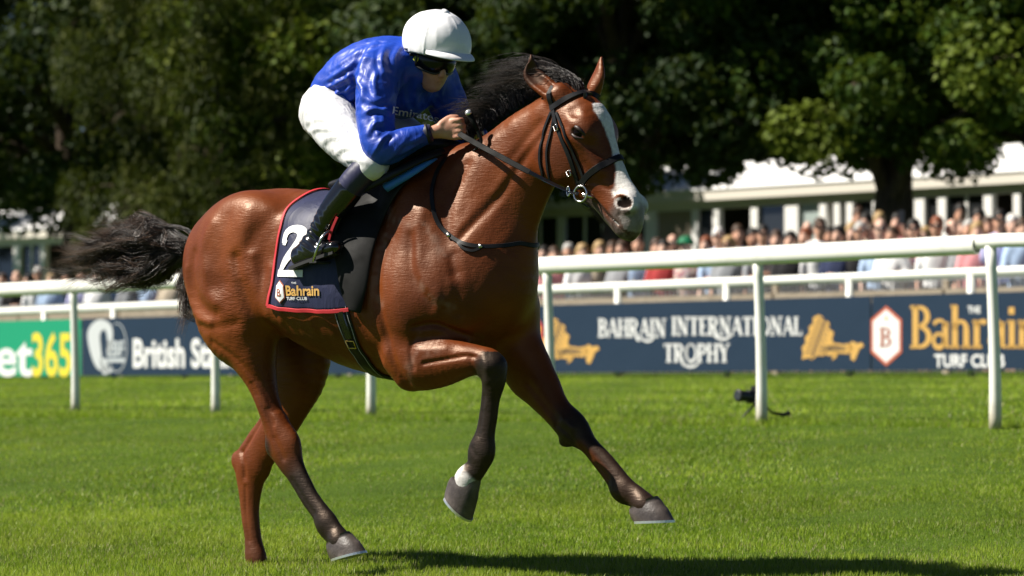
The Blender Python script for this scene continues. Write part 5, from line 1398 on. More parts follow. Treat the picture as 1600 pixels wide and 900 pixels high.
b1.put('lettering', [tx('bet', -40, 586, 93, 64, offset=.022)], M_WHITE); b1.put('lettering', [tx('365', 51, 586, 61, 68, offset=.022)], M_BYEL)
b2 = Board(129.5, 590, M_BNAVY, 'navy board lettered British Stallion beside the green board')
b2.put('lettering', [tx('British Stallion Studs', 209, 573, 262, 45, offset=.03)], M_WHITE)
b2.put('emblem', [strip2d(np.array([(176, 580), (158, 572), (150, 545), (148, 520), (158, 508), (170, 512), (173, 530), (170, 552)]), [4, 12, 18, 20, 18, 12, 8, 5], 30), strip2d(np.array([(162, 560), (164, 574), (168, 584)]), [10, 12, 9], 8), strip2d(np.array(ellipse(184, 543, 15, 38, 28, -110, 150)), [1.2, 1.2], 28)], mat('pale_print', (.55, .58, .60), .6))
b2.put('lettering', [tx('EBF', 169, 556, 26, 24, offset=.03), (np.array([(169, 560), (196, 560), (196, 566), (169, 566)]), [(0, 1, 2, 3)])], mat('silver_print', (.50, .54, .57), .6))
b3 = Board(592.5, 1361, M_BNAVY, 'long navy board lettered Bahrain International Trophy with gold emblems')
b3.put('lettering', serif('BAHRAIN', 936, 527, 106, 29) + serif('INTERNATIONAL', 1050, 524, 205, 29) + serif('TROPHY', 1038, 566, 103, 29) + [strip2d(np.array(ellipse(1013, 527, 9, 6, 10, 0, 180)), [2, 4, 2], 10), strip2d(np.array(ellipse(1130, 522, 13, 8, 10, 0, 180)), [2, 4, 2], 10), strip2d(np.array(ellipse(1080, 566, 12, 7, 10, 0, 180)), [2, 4, 2], 10)], M_WHITE)
b3.put('emblem', horse_mark(-413, 5), M_GOLD); b3.put('emblem', horse_mark(0, 0), M_GOLD)
def mark_lines(dx, dy):
    out = []; S_ = lambda pts, w: out.append(strip2d(np.array([(x + dx, y + dy) for x, y in pts]), w, 10))
    for i in range(9):
        x0, y0 = 1258 + 2.4 * i, 553 - 6.6 * i
        S_([(x0, y0), (x0 + 7, y0 - 3), (x0 + 13, y0 + 1), (x0 + 12, y0 + 6), (x0 + 7, y0 + 5)], [.6, 1.7, 1.8, 1.4, .6]); S_([(x0 + 12, y0 - 4), (x0 + 18, y0 + 1), (x0 + 24, y0 + 9)], [.6, 1.6, .6])
    for k in range(3): S_([(1284, 551 - 4 * k), (1296, 548 - 3.4 * k), (1312, 547 - 3 * k), (1324, 548 - 3 * k)], [.6, 1.5, 1.5, .6])
    return out
b3.put('emblem_lines', mark_lines(-413, 5), M_BNAVY, .019); b3.put('emblem_lines', mark_lines(0, 0), M_BNAVY, .019)
b3.put('emblem', [fill2d([(826, 496), (840, 494), (850, 510), (849, 536), (834, 540)])], mat('red_print', (.50, .06, .05), .6)); b3.put('emblem', [fill2d([(836, 506), (846, 512), (842, 528)])], M_BYEL, .018)
b4 = Board(1363.5, 2500, M_BNAVY, 'navy turf club board with white hexagon badge and gold name')
b4.put('badge_border', [fill2d(hexa(1386, 525, 24, 47))], mat('copper_print', (.55, .13, .06), .55)); b4.put('badge', [fill2d(hexa(1386, 525, 20.5, 41.5))], M_WHITE, .018)
b4.put('letter', serif('B', 1376, 542, 18, 30), M_BROWN, .020); b4.put('crown_mark', [fill2d([(1383, 497), (1387, 494), (1389, 498), (1386, 501)])], M_GOLD, .020)
b4.put('lettering', serif('Bahrain', 1424, 544, 200, 66), M_GOLD); b4.put('lettering', [tx('TURF CLUB', 1461, 573, 110, 20, offset=.03)], M_WHITE); b4.put('lettering', [tx('THE', 1513, 489, 20, 11, offset=.03)], M_WHITE)
# far rail behind and above the boards
fr0, fr1 = bpt(-900, 500), bpt(2500, 440); FR = empty('running_rail', (float(fr0[0]), float(fr0[1]), float(gz(29)))); tag(FR, 'white rail above the advertising boards in front of the crowd', 'rail'); FI = Vector(FR.location)
def frp(x, z, off=-.10): p = bpt(x, 500, off); return Vector((p[0], p[1], z)) - FI
def frz(x): return bpt(x, 487 + (422 - 487) * x / 1600.0)[2]
for x0, x1 in ((-900, 420), (420, 1186), (1186, 1548), (1548, 2500)):
    b = MB(); b.tube([frp(x, frz(x)) for x in np.linspace(x0, x1 - 1, 8)], .062 if x0 < 1180 else .055, 16, flat=.7); autosmooth(b.build('rail', M_PVC, FR))
for x in (-860, -780, -690, -600, -520, -440, -360, -180, -20, 62, 170, 280, 395, 520, 650, 795, 958, 1128, 1320, 1510, 1720, 1940, 2180, 2440):
    b = MB(); z1 = frz(x); b.tube([frp(x, float(gz(29.1)) - .05), frp(x, z1 - .03)], .048, 12); b.build('post', M_PVC, FR, True)
# ---------------------------------------------------------------- crowd barrier and spectators
BQ = 31.2
M_WOOD = mat('weathered_plank', rough=.85, spec=.2); _n = NT(M_WOOD); _c = _n.coord(scale=(.6, .6, 6)); _n.color(_n.ramp(_n.noise(9, 5, .65, _c), [(.3, (.22, .18, .13)), (.7, (.42, .36, .28))]))
M_GREYBAR = mat('galvanised_bar', (.30, .31, .31), .5, .5, .4)
def bq(a, z, q=BQ): p = TD * a + TN * q; return Vector((p[0], p[1], z))
aL, aR = a_of(at_q(-500, BQ)), a_of(at_q(2100, BQ)); gb = float(gz(BQ))
BA = empty('crowd_barrier', bq((aL + aR) / 2, gb)); tag(BA, 'grey picket barrier with weathered planks between crowd and course', 'barrier'); BI = Vector(BA.location)
nseg = 13; step = (aR - aL) / nseg; RT = Matrix.Rotation(-TRK, 4, 'Z')
for i in range(nseg):
    c = bq(aL + step * (i + .5), gb + 1.02) - BI; b = MB(); b.box((0, 0, 0), (step - .04, .05, .17), Matrix.Translation(c) @ RT); b.build('plank', M_WOOD, BA)
    c = bq(aL + step * i, gb + .6, BQ + .06) - BI; b = MB(); b.box((0, 0, 0), (.09, .09, 1.25), Matrix.Translation(c) @ RT); b.build('post', M_WOOD, BA)
b = MB()
for a in np.arange(aL, aR, .075): b.box((0, 0, 0), (.018, .018, 1.2), Matrix.Translation(bq(a, gb + .62, BQ + .05) - BI) @ RT)
b.box((0, 0, 0), (aR - aL, .03, .03), Matrix.Translation(bq((aL + aR) / 2, gb + 1.235, BQ + .05) - BI) @ RT)
tag(b.build('pickets', M_GREYBAR, BA), kind='stuff')

# one spectator, facing -y; arms down, or a hand raised with a telephone; body, shirt, trousers, hair, sunglasses share meshes
def person_fields(pose):
    body, shirt, legs = Field(), Field(), Field()
    body.ell((0, 0, 1.665), (.073, .092, .115), .03); body.ell((0, -.045, 1.615), (.052, .05, .062), .03); body.ell((0, -.098, 1.640), (.013, .020, .022), .015)
    for s in (1, -1): body.ell((s * .076, .0, 1.645), (.012, .02, .03), .01); body.ell((s * .027, -.088, 1.668), (.014, .010, .010), .012, op='s')
    body.cone((0, .012, 1.46), (0, .0, 1.60), .058, .052, .03); body.loft([((0, .01, 1.0), (0, 1, 0), .09, .13), ((0, .01, 1.25), (0, 1, 0), .10, .15), ((0, .01, 1.42), (0, 1, 0), .08, .15)], .05, side=(1, 0, 0))
    shirt.loft([((0, .01, .93), (0, 1, 0), .115, .165), ((0, .01, 1.1), (0, 1, 0), .12, .165), ((0, .0, 1.3), (0, 1, 0), .125, .185), ((0, .01, 1.42), (0, 1, 0), .095, .165), ((0, .01, 1.485), (0, 1, 0), .06, .075)], .05, side=(1, 0, 0))
    legs.ell((0, .01, .95), (.16, .12, .12), .05)
    for s in (1, -1):
        legs.loft([((s * .085, 0, .92), None, .088, .088), ((s * .10, -.01, .5), None, .065, .065), ((s * .105, .0, .06), None, .05, .05)], .04)
        body.loft([((s * .10, 0, .5), None, .05, .05), ((s * .105, 0, .07), None, .035, .035), ((s * .11, -.09, .03), None, .03, .035)], .03); body.cone((s * .08, 0, .95), (s * .10, 0, .5), .07, .05, .03)
        sh = np.array([s * .175, .01, 1.41])
        if pose == 'phone' and s == 1: el, wr, hd = sh + (.06, -.16, -.06), sh + (-.02, -.24, .20), sh + (-.03, -.25, .28)
        elif pose == 'fold': el, wr, hd = sh + (s * .06, -.03, -.27), sh + (-s * .10, -.24, -.25), sh + (-s * .17, -.25, -.24)
        else: el, wr, hd = sh + (s * .06, .02, -.27), sh + (s * .05, -.10, -.48), sh + (s * .04, -.13, -.56)
        body.loft([(sh, None, .05, .05), (el, None, .037, .037), (wr, None, .027, .024), (hd, None, .036, .02)], .03)
        dd = _nrm(hd - wr)
        for k in range(4):
            o_ = np.array([.5, .2, .1]) * (k - 1.5) * .02; body.cone(hd + o_, hd + dd * (.055 - .006 * abs(k - 1.3)) + o_, .010, .008, .006)
        body.cone(hd - dd * .01, hd + dd * .02 + np.array([-s * .045, -.01, .01]), .011, .009, .008)
        shirt.loft([(sh + (-s * .03, 0, .01), None, .075, .075), (sh * .45 + el * .55, None, .058, .058), (el * .9 + wr * .1, None, .052, .052)], .05)
    shirt.warp = wrinkle(21, .006, 9, (.3, .2, 1), 1.6)
    return body, shirt, legs
def fm(f, h): V, F = f.polygonize(h, 8); V, F = keep_largest(V, F); V = relax(V, F, 2); return V, F
def as_mesh(name, VF):
    o = np_mesh(name, *VF, None, None, True); me = o.data; bpy.data.objects.remove(o); me.materials.append(bpy.data.materials.new('slot') if 'slot' not in bpy.data.materials else bpy.data.materials['slot']); return me
PM = {}
for pose in ('plain', 'fold', 'phone'):
    bf, sf_, lf = person_fields(pose); PM[pose] = {'body': as_mesh('person_body', fm(bf, .016)), 'shirt': as_mesh('person_shirt', fm(sf_, .018))}
    if pose == 'plain': TROU = as_mesh('person_trousers', fm(lf, .022))
def hair_mesh(kind):
    f = Field()
    if kind == 'short': f.ell((0, .012, 1.700), (.083, .098, .095), .02)
    elif kind == 'bald': f.ell((0, .035, 1.655), (.082, .075, .07), .02)
    elif kind == 'long': f.ell((0, .015, 1.695), (.088, .104, .102), .02); f.loft([((0, .05, 1.66), (0, 1, 0), .06, .09), ((0, .06, 1.52), (0, 1, 0), .05, .105), ((0, .06, 1.42), (0, 1, 0), .035, .09)], .04, side=(1, 0, 0))
    elif kind == 'hat': f.ell((0, .0, 1.735), (.095, .11, .075), .02); f.ell((0, -.02, 1.715), (.12, .155, .014), .02)
    f.ell((0, -.085, 1.625), (.062, .08, .085), .02, op='s')
    f.warp = lambda p, d: (.006 * vnoise(p.astype(float) * (1, 1, .5), 45, 3)).astype(np.float32)
    return as_mesh('person_hair', fm(f, .014))
HM = {k: hair_mesh(k) for k in ('short', 'bald', 'long', 'hat')}
b = MB()
for s in (1, -1): b.tube([(s * .034, -.100 + .004, 1.668), (s * .034, -.106, 1.668)], .026, 12)
b.tube([(-.078, -.01, 1.672), (-.07, -.085, 1.674), (0, -.104, 1.674), (.07, -.085, 1.674), (.078, -.01, 1.672)], .005, 6); sgo = b.build('sunglasses', None, None, True); SGM = sgo.data; bpy.data.objects.remove(sgo); SGM.materials.append(bpy.data.materials['slot'])
b = MB(); b.box((.14, -.255, 1.72), (.075, .010, .15)); pho = b.build('telephone', None, None); PHM = pho.data; bpy.data.objects.remove(pho); PHM.materials.append(bpy.data.materials['slot'])
SKINS = [mat('skin_tone', c, .55, .35) for c in ((.62, .37, .27), (.56, .31, .21), (.66, .42, .32), (.42, .22, .14))]
SHIRTC = {'white': (.80, .80, .80), 'pale blue': (.42, .55, .76), 'navy': (.03, .04, .09), 'black': (.02, .02, .022), 'pink': (.72, .30, .32), 'grey': (.30, .31, .33), 'red': (.42, .05, .05), 'lavender': (.48, .48, .74), 'floral': (.55, .42, .34), 'beige': (.50, .42, .32)}
SHIRTM = {k: mat('shirt_' + k.replace(' ', '_'), c, .75, .2) for k, c in SHIRTC.items()}
_n = NT(SHIRTM['floral']); _n.color(_n.ramp(_n.noise(22, 2, .5, _n.coord()), [(.42, (.62, .55, .48)), (.5, (.55, .14, .12)), (.58, (.10, .16, .30)), (.66, (.66, .60, .50))]))
HAIRC = {'brown': (.055, .030, .018), 'dark': (.012, .010, .009), 'grey': (.40, .39, .37), 'blond': (.36, .24, .11), 'red': (.20, .06, .025), 'green': (.01, .16, .07), 'white': (.62, .60, .57), 'straw': (.52, .42, .25)}
HAIRM = {k: mat('hair_' + k, c, .6, .3) for k, c in HAIRC.items()}
M_SUNG = mat('sunglass', (.008, .008, .009), .12, .6); M_TROU = [mat('trousers', c, .8, .2) for c in ((.03, .035, .06), (.10, .09, .075), (.02, .02, .02))]; M_PHONE = mat('telephone_case', (.015, .015, .017), .3)
def slot(o, m):
    o.material_slots[0].link = 'OBJECT'; o.material_slots[0].material = m
seen = {}
def spectator(px, py, q, hair, hc_, shirt, glasses, pose='plain', skin=0, h=None):
    """px, py: the face in the photograph; q: how far back he stands."""
    def words(sh): return f'spectator in {sh} top with ' + {'short': f'short {hc_} hair', 'bald': f'thinning {hc_} hair', 'long': f'long {hc_} hair', 'hat': f'a {hc_} hat'}[hair] + (' and sunglasses' if glasses else '') + {'plain': '', 'fold': ', arms folded', 'phone': ', holding up a telephone'}[pose] + ', behind the barrier'
    for alt in [hc_, 'brown', 'dark', 'grey', 'blond', 'red']:
        if hair != 'hat': hc_ = alt
        free = [sh for sh in [shirt] + list(SHIRTC) if words(sh) not in seen]
        if free: shirt = free[0]; break
    seen[words(shirt)] = 1
    p = at_q(px, q, py); g = float(gz(q)); k = (p[2] + .02 - g) / 1.66
    root = empty('person', (p[0], p[1], g), R(random.uniform(-38, 10))); root.scale = (max(.9, min(1.08, k)),) * 2 + (k,)
    def part(name, me, m):
        o = bpy.data.objects.new(name, me); COL.objects.link(o); o.parent = root; slot(o, m); return o
    part('body', PM[pose]['body'], SKINS[skin % 4]); part('shirt', PM[pose]['shirt'], SHIRTM[shirt]); part('trousers', TROU, random.choice(M_TROU)); part('hat' if hair == 'hat' else 'hair', HM[hair], HAIRM[hc_])
    if glasses: part('sunglasses', SGM, M_SUNG)
    if pose == 'phone': part('telephone', PHM, M_PHONE)
    lab = words(shirt)
    root['label'] = lab; root['category'] = 'person'; root['group'] = 'spectators behind the crowd barrier'
CROWD = [(823, 396, 32.2, 'long', 'dark', 'white', 0, 'phone', 1), (866, 401, 32.4, 'short', 'brown', 'pink', 0, 'plain', 0), (888, 396, 32.6, 'short', 'grey', 'pale blue', 0, 'plain', 1), (910, 397, 32.3, 'long', 'blond', 'white', 0, 'fold', 2), (937, 393, 32.5, 'long', 'blond', 'beige', 0, 'plain', 0), (957, 393, 33.2, 'short', 'brown', 'floral', 0, 'plain', 3), (972, 392, 32.3, 'long', 'brown', 'grey', 0, 'fold', 0), (997, 384, 32.4, 'short', 'brown', 'pale blue', 0, 'plain', 1),
    (1026, 389, 32.9, 'long', 'brown', 'black', 0, 'plain', 0), (1037, 391, 32.2, 'short', 'dark', 'red', 0, 'fold', 2), (1051, 383, 32.6, 'bald', 'grey', 'white', 1, 'plain', 0), (1072, 388, 32.3, 'hat', 'green', 'floral', 0, 'plain', 2), (1103, 386, 32.9, 'long', 'red', 'black', 0, 'plain', 2), (1122, 373, 32.4, 'short', 'white', 'pale blue', 1, 'fold', 0), (1138, 386, 32.2, 'long', 'blond', 'grey', 1, 'plain', 1), (1153, 369, 32.5, 'short', 'brown', 'white', 0, 'plain', 1), (1192, 369, 32.3, 'short', 'dark', 'grey', 1, 'fold', 1), (1176, 374, 33.4, 'short', 'dark', 'navy', 0, 'plain', 3),
    (1213, 377, 33.3, 'short', 'brown', 'lavender', 0, 'plain', 0), (1235, 379, 32.2, 'long', 'dark', 'black', 0, 'fold', 0), (1258, 374, 32.5, 'short', 'red', 'white', 0, 'plain', 0), (1262, 364, 33.8, 'bald', 'brown', 'beige', 0, 'plain', 2), (1281, 359, 32.4, 'short', 'brown', 'white', 1, 'plain', 1), (1296, 372, 33.1, 'short', 'dark', 'pale blue', 0, 'plain', 3), (1310, 371, 32.2, 'long', 'dark', 'navy', 0, 'fold', 0), (1331, 366, 32.9, 'long', 'blond', 'white', 0, 'plain', 2), (1344, 365, 32.3, 'short', 'grey', 'black', 1, 'plain', 1),
    (1361, 368, 32.5, 'short', 'brown', 'grey', 0, 'fold', 0), (1376, 361, 32.3, 'bald', 'grey', 'white', 1, 'plain', 2), (1374, 350, 33.9, 'short', 'blond', 'beige', 0, 'plain', 0), (1402, 352, 32.7, 'short', 'dark', 'pink', 0, 'phone', 0), (1394, 372, 32.1, 'short', 'brown', 'white', 0, 'fold', 1), (1427, 361, 32.3, 'long', 'dark', 'floral', 1, 'plain', 0), (1445, 372, 32.8, 'long', 'blond', 'red', 0, 'plain', 2), (1464, 357, 32.3, 'short', 'red', 'white', 1, 'plain', 1), (1487, 361, 32.5, 'bald', 'grey', 'pale blue', 0, 'plain', 2), (1503, 360, 33.3, 'short', 'brown', 'beige', 0, 'plain', 0), (1514, 362, 32.4, 'short', 'grey', 'grey', 0, 'fold', 1), (1527, 365, 32.2, 'long', 'blond', 'pink', 0, 'plain', 0), (1544, 358, 32.8, 'short', 'brown', 'navy', 0, 'plain', 1), (1562, 347, 32.3, 'short', 'dark', 'lavender', 1, 'plain', 1), (1582, 354, 32.9, 'short', 'white', 'white', 0, 'plain', 2), (1597, 360, 32.3, 'long', 'brown', 'pale blue', 0, 'fold', 0), (1501, 338, 35.0, 'short', 'dark', 'navy', 0, 'plain', 3), (1529, 345, 34.6, 'long', 'dark', 'black', 0, 'plain', 1), (1341, 343, 34.8, 'short', 'brown', 'pink', 0, 'plain', 3), (1353, 352, 34.4, 'short', 'dark', 'black', 0, 'plain', 0),
    (4, 440, 32.3, 'short', 'brown', 'navy', 0, 'plain', 0), (26, 436, 32.4, 'bald', 'brown', 'black', 0, 'fold', 0), (60, 430, 32.5, 'short', 'grey', 'white', 1, 'plain', 1), (80, 440, 32.3, 'short', 'blond', 'pale blue', 0, 'plain', 2), (44, 441, 33.2, 'long', 'dark', 'white', 0, 'plain', 0), (104, 436, 32.6, 'short', 'dark', 'navy', 0, 'fold', 1), (128, 434, 32.4, 'long', 'brown', 'lavender', 0, 'plain', 0), (152, 436, 32.3, 'short', 'grey', 'pale blue', 0, 'plain', 2), (178, 432, 32.6, 'long', 'blond', 'white', 0, 'fold', 0), (206, 434, 32.3, 'bald', 'grey', 'grey', 1, 'plain', 1), (236, 432, 32.5, 'short', 'brown', 'white', 0, 'fold', 3), (268, 430, 32.3, 'long', 'red', 'beige', 0, 'plain', 2), (850, 400, 33.0, 'short', 'dark', 'beige', 0, 'plain', 2)]
for i in range(34):          # the rest of the row: behind the horse and to either side of the view
    px = (300 + 32 * i) if i < 16 else (-30 - 34 * (i - 15) if i < 25 else 1630 + 42 * (i - 25)); k = random.random()
    CROWD.append((px, 441 - px * .052 + random.uniform(-6, 5), 32.2 + random.random() * .9, random.choice(('short', 'short', 'long', 'bald')), random.choice(('brown', 'dark', 'grey', 'blond')), random.choice(list(SHIRTC)), int(k < .3), random.choice(('plain', 'fold', 'plain')), i))
for c in CROWD: spectator(*c)
# ---------------------------------------------------------------- pavilion behind the crowd
PQ = 44.0; gp_ = float(gz(PQ)); M_PAINT = mat('white_paint', (.82, .81, .78), .55, .3); M_CREAM = mat('cream_fascia', (.70, .66, .58), .6, .3); M_CANVAS = mat('white_canvas_roof', (.82, .82, .81), .6, .2)
M_GLASS = mat('dark_window_glass', (.022, .024, .026), .08, .6); M_BEIGE = mat('beige_panel', (.30, .25, .19), .8, .2); M_TEAL = mat('pale_green_glass', (.36, .42, .40), .15, .5)
_n = NT(M_CANVAS); _n.bump(_n.noise(.8, 3, .5, _n.coord()), .4, .2)
PV = empty('pavilion', tuple(at_q(1100, PQ))); tag(PV, 'long white pavilion with canvas roof and glazed front behind the crowd', 'building'); PI_ = Vector(PV.location)
def pq(a, q, z): p = TD * a + TN * q; return Vector((p[0], p[1], z)) - PI_
def pa(px, q=PQ): return a_of(at_q(px, q))
A0, A1 = pa(-1300), pa(2500); EZ = float(at_q(1590, PQ, 282)[2])
def pbox(name, a0, a1, q0, q1, z0, z1, m, parent=None):
    b = MB(); c = pq((a0 + a1) / 2, (q0 + q1) / 2, (z0 + z1) / 2); b.box((0, 0, 0), (abs(a1 - a0), abs(q1 - q0), z1 - z0), Matrix.Translation(c) @ RT); return b.build(name, m, parent or PV)
wall = pbox('back_wall', A0, A1, PQ + 3.0, PQ + 3.2, gp_, EZ, mat('dark_interior', (.055, .050, .045), .9, .1)); pbox('floor', A0, A1, PQ - .2, PQ + 3, gp_ - .2, gp_ + .05, M_BEIGE)
pbox('fascia', A0, A1, PQ - .20, PQ - .12, EZ - .06, EZ + .16, M_CREAM); pbox('lintel', A0, A1, PQ - .06, PQ + .10, EZ - .22, EZ - .02, M_CREAM)
V = []; n = 90
for i in range(n):
    a = A0 + (A1 - A0) * i / (n - 1); sag = .05 * math.sin(i * 2.1)
    for q, z in ((PQ - .22, EZ + .13), (PQ + .9, EZ + .42 + sag * .5), (PQ + 2.4, EZ + .78 + sag), (PQ + 4.2, EZ + 1.05), (PQ + 8, EZ + .1)): V.append(pq(a, q, z))
o = mesh('roof', V, [(5 * i + j, 5 * i + j + 1, 5 * i + j + 6, 5 * i + j + 5) for i in range(n - 1) for j in range(4)], M_CANVAS, PV, True); md = o.modifiers.new('thick', 'SOLIDIFY'); md.thickness = .03
cols = [(1020, .30), (1089, .16), (1122, .15), (1182, .17), (1240, .32), (1289, .15), (1311, .13), (1331, .15), (1372, .15), (1440, .22), (1475, .18), (1547, .18), (1592, .14), (1640, .2), (1700, .2), (1780, .2), (950, .2), (880, .2), (810, .2), (740, .2), (660, .2), (580, .2), (500, .2), (420, .2), (340, .2), (280, .18), (232, .2), (150, .18), (70, .17), (30, .3), (-40, .2), (-130, .2), (-230, .2), (-330, .2), (-430, .2), (-560, .2), (-700, .2), (-860, .2), (-1050, .2), (1880, .2), (2000, .2), (2140, .2), (2300, .2)]
for px, w_ in cols: a = pa(px); pbox('column', a - w_ / 2, a + w_ / 2, PQ - .08, PQ + .08, gp_, EZ - .22, M_PAINT)
xs = sorted(c[0] for c in cols)
for i, (x0, x1) in enumerate(zip(xs[:-1], xs[1:])):
    a0, a1 = pa(x0) + .08, pa(x1) - .08
    m = M_BEIGE if x0 == 1020 else M_TEAL if x0 in (1240,) else M_GLASS
    if i % 3 == 1 and m is M_GLASS: continue          # an open bay
    pbox('window', a0, a1, PQ + .005, PQ + .025, gp_ + .1, EZ - .22, m)
    if m is M_GLASS and a1 - a0 > .8: pbox('glazing_bar', (a0 + a1) / 2 - .03, (a0 + a1) / 2 + .03, PQ - .02, PQ + .004, gp_ + .1, EZ - .22, M_PAINT)

# ---------------------------------------------------------------- trees
M_BARK = mat('bark', rough=.95, spec=.1); _n = NT(M_BARK); _c = _n.coord(scale=(1, 1, .25)); _n.color(_n.ramp(_n.noise(9, 5, .7, _c), [(.3, (.030, .022, .016)), (.7, (.095, .072, .052))])); _n.bump(_n.noise(14, 5, .7, _c), .9, .06)
def leaf_material(name):
    m = bpy.data.materials.new(name); m.use_nodes = True; n = NT(m); b = n.b; b.inputs['Roughness'].default_value = .6; b.inputs['Specular IOR Level'].default_value = .14
    col = n.attr('tint'); n.color(col); tr = n.n('ShaderNodeBsdfTranslucent'); n.l(n.mix(.5, col, (.10, .13, .012)), tr.inputs[0]); mx = n.n('ShaderNodeMixShader', i0=.22); n.l(b.outputs[0], mx.inputs[1]); n.l(tr.outputs[0], mx.inputs[2]); n.l(mx.outputs[0], n.t.nodes['Material Output'].inputs[0]); return m
M_LEAF = leaf_material('leaf')
def tree(name, label, px, q, height, crown_r, crown_lo, trunk_r, nclump, per, leaf, cols, seed, droop=0.0, group='trees behind the crowd', cr=(.55, 1.0), limbs=9, flat=1.0):
    rg = np.random.default_rng(seed); base = at_q(px, q); g = base[2]; root = empty(name, tuple(base)); tag(root, label, 'tree', group)
    # trunk and limbs
    b = MB(); wob = rg.normal(0, .10, (6, 2)); zt = np.linspace(0, height * .72, 7); pts = [(0, 0, -.2)] + [(wob[i][0] * (i + 1) / 3, wob[i][1] * (i + 1) / 3, zt[i + 1]) for i in range(6)]
    b.tube(spline(pts, 14), list(np.interp(np.linspace(0, 1, 14), [0, .06, .2, 1], [trunk_r * 1.5, trunk_r * 1.08, trunk_r, trunk_r * .25])), 14); b.build('trunk', M_BARK, root, True)
    b = MB(); tips = []
    for i in range(limbs):
        a = 2 * math.pi * (i / limbs) + rg.normal(0, .3); z0 = crown_lo * .75 + rg.random() * (height * .35); L = crown_r * (.55 + .4 * rg.random()); p = np.array([0, 0, z0]); d = np.array([math.cos(a), math.sin(a), 0])
        d = np.append(TD * math.cos(a) + TN * math.sin(a) * flat, 0); Q = [p, p + d * L * .35 + (0, 0, .5 + L * .15), p + d * L * .7 + (0, 0, .6 + L * .2 - droop * .3), p + d * L + (0, 0, .5 + L * .12 - droop)]; b.tube(spline(Q, 9), list(np.linspace(trunk_r * .42, trunk_r * .06, 9)), 7); tips.append(Q[-1])
        for k in (1, 2):
            a2 = a + rg.choice((-1, 1)) * (.5 + .4 * rg.random()); s = np.array(Q[k]); e = np.append(TD * math.cos(a2) + TN * math.sin(a2) * flat, .15) * L * .5; b.tube(spline([s, s + e * .5 + (0, 0, .15), s + e - (0, 0, droop * .3)], 6), list(np.linspace(trunk_r * .18, .015, 6)), 5); tips.append(s + e)
    b.build('limbs', M_BARK, root, True)
    # crown: leaves in clumps spread through the volume, thickest at its skin
    zc = (crown_lo + height) / 2; hz = (height - crown_lo) / 2; C = []
    while len(C) < nclump:
        v = rg.normal(0, 1, 3); v /= np.linalg.norm(v); r = (.45 + .55 * rg.random() ** .5); p = np.array([*(TD * v[0] * crown_r * r + TN * v[1] * crown_r * r * flat), zc + v[2] * hz * r])
        if v[2] < -.2 and rg.random() < .25: continue
        C.append(p)
    for t_ in tips: C.append(np.array(t_))
    C = np.array(C); nc = len(C); R_c = cr[0] + (cr[1] - cr[0]) * rg.random(nc); n = nc * per; ci = np.repeat(np.arange(nc), per)
    d = rg.normal(0, 1, (n, 3)); d /= np.linalg.norm(d, axis=1)[:, None]; rad = R_c[ci] * (.35 + .65 * rg.random(n) ** .45); sq = np.array([1, 1, .62 if droop == 0 else 1.25])
    O = C[ci] + d * rad[:, None] * sq; O[:, 2] -= droop * rg.random(n) ** 2 * .8
    nrm_ = d * .6 + rg.normal(0, .55, (n, 3)) + (0, 0, .35); nrm_ /= np.linalg.norm(nrm_, axis=1)[:, None]
    ref = rg.normal(0, 1, (n, 3)) if droop == 0 else rg.normal(0, .35, (n, 3)) + (0, 0, -1); ax = ref - nrm_ * (ref * nrm_).sum(1)[:, None]; ax /= np.linalg.norm(ax, axis=1)[:, None] + 1e-9; bx = np.cross(nrm_, ax)
    L = leaf * (.6 + .8 * rg.random(n))[:, None]; W_ = L * (.62 if droop == 0 else .28)
    V = np.stack([O - ax * L * .5, O + bx * W_ * .5 + nrm_ * L * .08, O + ax * L * .5, O - bx * W_ * .5 + nrm_ * L * .08], 1).reshape(-1, 3); i = np.arange(n)[:, None] * 4
    F = np.concatenate([i + [0, 1, 2], i + [0, 2, 3]], 1).reshape(-1, 3)
    o = np_mesh('crown', V, F, M_LEAF, root, False); t = np.clip(.5 + .35 * rg.normal(0, 1, nc)[ci] * .6 + rg.normal(0, .22, n), 0, 1)[:, None]; c0, c1, c2 = map(np.array, cols)
    c = np.where(t < .5, c0 + (c1 - c0) * t * 2, c1 + (c2 - c1) * (t * 2 - 1)); vcol(o.data, 'tint', np.repeat(c, 4, 0)); return root
LIME = ((.014, .036, .003), (.042, .082, .007), (.105, .142, .014)); OAK = ((.009, .022, .005), (.019, .040, .007), (.042, .064, .011)); YEW = ((.016, .028, .005), (.044, .060, .009), (.105, .115, .020)); BRIGHT = ((.028, .055, .004), (.072, .115, .008), (.150, .180, .014))
tree('lime_tree', 'broad lime tree with thick dark trunk standing before the canvas roof', 1390, 37.0, 9.2, 4.0, 3.15, .36, 100, 560, .135, LIME, 1, limbs=9, cr=(.45, .95), flat=.6)
tree('oak_tree', 'dark oak tree with low hanging boughs beyond the horse muzzle', 965, 35.9, 8.8, 5.0, 2.95, .32, 130, 420, .15, OAK, 2, cr=(.55, .95), limbs=9, flat=.55)
tree('oak_tree', 'tall dark oak tree towering behind the horse tail', 120, 40.5, 11.5, 5.2, 2.6, .38, 140, 380, .18, OAK, 3, cr=(.7, 1.2))
tree('yew_tree', 'olive green tree with drooping feathery foliage behind the jockey', 362, 38.5, 10.0, 3.3, 1.6, .26, 88, 440, .15, YEW, 4, droop=.7, cr=(.4, .78))
tree('lime_tree', 'bright green lime tree rising behind the jockey back', 545, 40.5, 11.0, 3.6, 2.2, .30, 100, 380, .17, BRIGHT, 5, cr=(.6, 1.0))
tree('oak_tree', 'shadowy oak tree behind the horse mane', 790, 37.5, 9.2, 3.8, 3.0, .32, 90, 380, .18, OAK, 6, cr=(.6, 1.0), flat=.55)
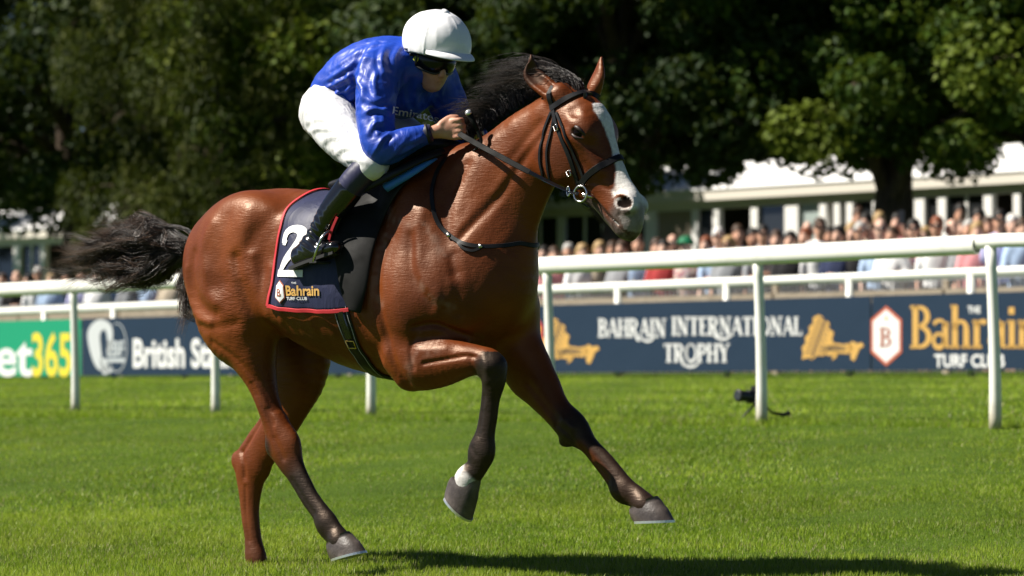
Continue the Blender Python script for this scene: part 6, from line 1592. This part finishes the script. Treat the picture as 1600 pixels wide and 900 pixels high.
tree('lime_tree', 'green lime tree at the end of the pavilion roof', 1665, 37.0, 9.0, 3.6, 3.3, .32, 80, 520, .135, LIME, 7, cr=(.55, .95), flat=.6)
for i, (px, q) in enumerate(((-160, 52), (120, 56), (300, 54), (520, 57), (740, 55), (960, 57), (1180, 55), (1400, 58), (1620, 56), (1840, 54), (2080, 55), (2330, 57), (-420, 53), (-680, 55), (-950, 54))):
    tree('background_tree', 'dense dark tree in the row standing behind the pavilion roof', px, q, 13.5, 4.6, .6, .3, 80, 150, .36, OAK, 20 + i, group='dark trees behind the pavilion', cr=(.8, 1.5), limbs=6)

tree('oak_tree', 'wide dark oak tree shading the far end of the pavilion', -420, 40.0, 11.0, 4.6, 2.8, .36, 100, 330, .19, OAK, 41, cr=(.7, 1.15))

# ---------------------------------------------------------------- remote camera at the foot of a rail post
rc = at_q(1180, RQ + .35); RC = empty('remote_camera', tuple(rc), R(20)); tag(RC, 'small black remote camera on a stand beside the rail post', 'camera'); M_CAMB = mat('black_plastic', (.012, .012, .013), .45)
b = MB(); b.box((0, 0, .17), (.13, .08, .10)); b.box((0, 0, .235), (.06, .06, .035)); bd = b.build('body', M_CAMB, RC); md = bd.modifiers.new('bevel', 'BEVEL'); md.width = .012; md.segments = 2
b = MB(); b.tube([(-.05, -.02, .17), (-.11, -.04, .175), (-.16, -.055, .18), (-.17, -.058, .18)], [.038, .040, .046, .046], 16); b.build('lens', M_CAMB, RC, True); b = MB(); b.tube([(-.169, -.058, .18), (-.172, -.059, .18)], [.036, .034], 16); b.build('front_glass', M_GLASS, RC)
for a in (20, 140, 260): b = MB(); b.tube([(0, 0, .12), (.11 * math.cos(R(a)), .11 * math.sin(R(a)), .0), (.15 * math.cos(R(a)), .15 * math.sin(R(a)), -.01)], [.009, .008, .012], 8); b.build('leg', M_CAMB, RC, True)
b = MB(); b.tube([(.06, .02, .14), (.16, .05, .05), (.25, .04, .03), (.30, .02, .05)], [.008, .008, .02, .018], 8); b.build('cable_box', M_CAMB, RC, True); b = MB(); b.tube([(.04, .03, .2), (.05, .05, .42)], [.006, .004], 6); b.build('aerial', M_CAMB, RC, True)
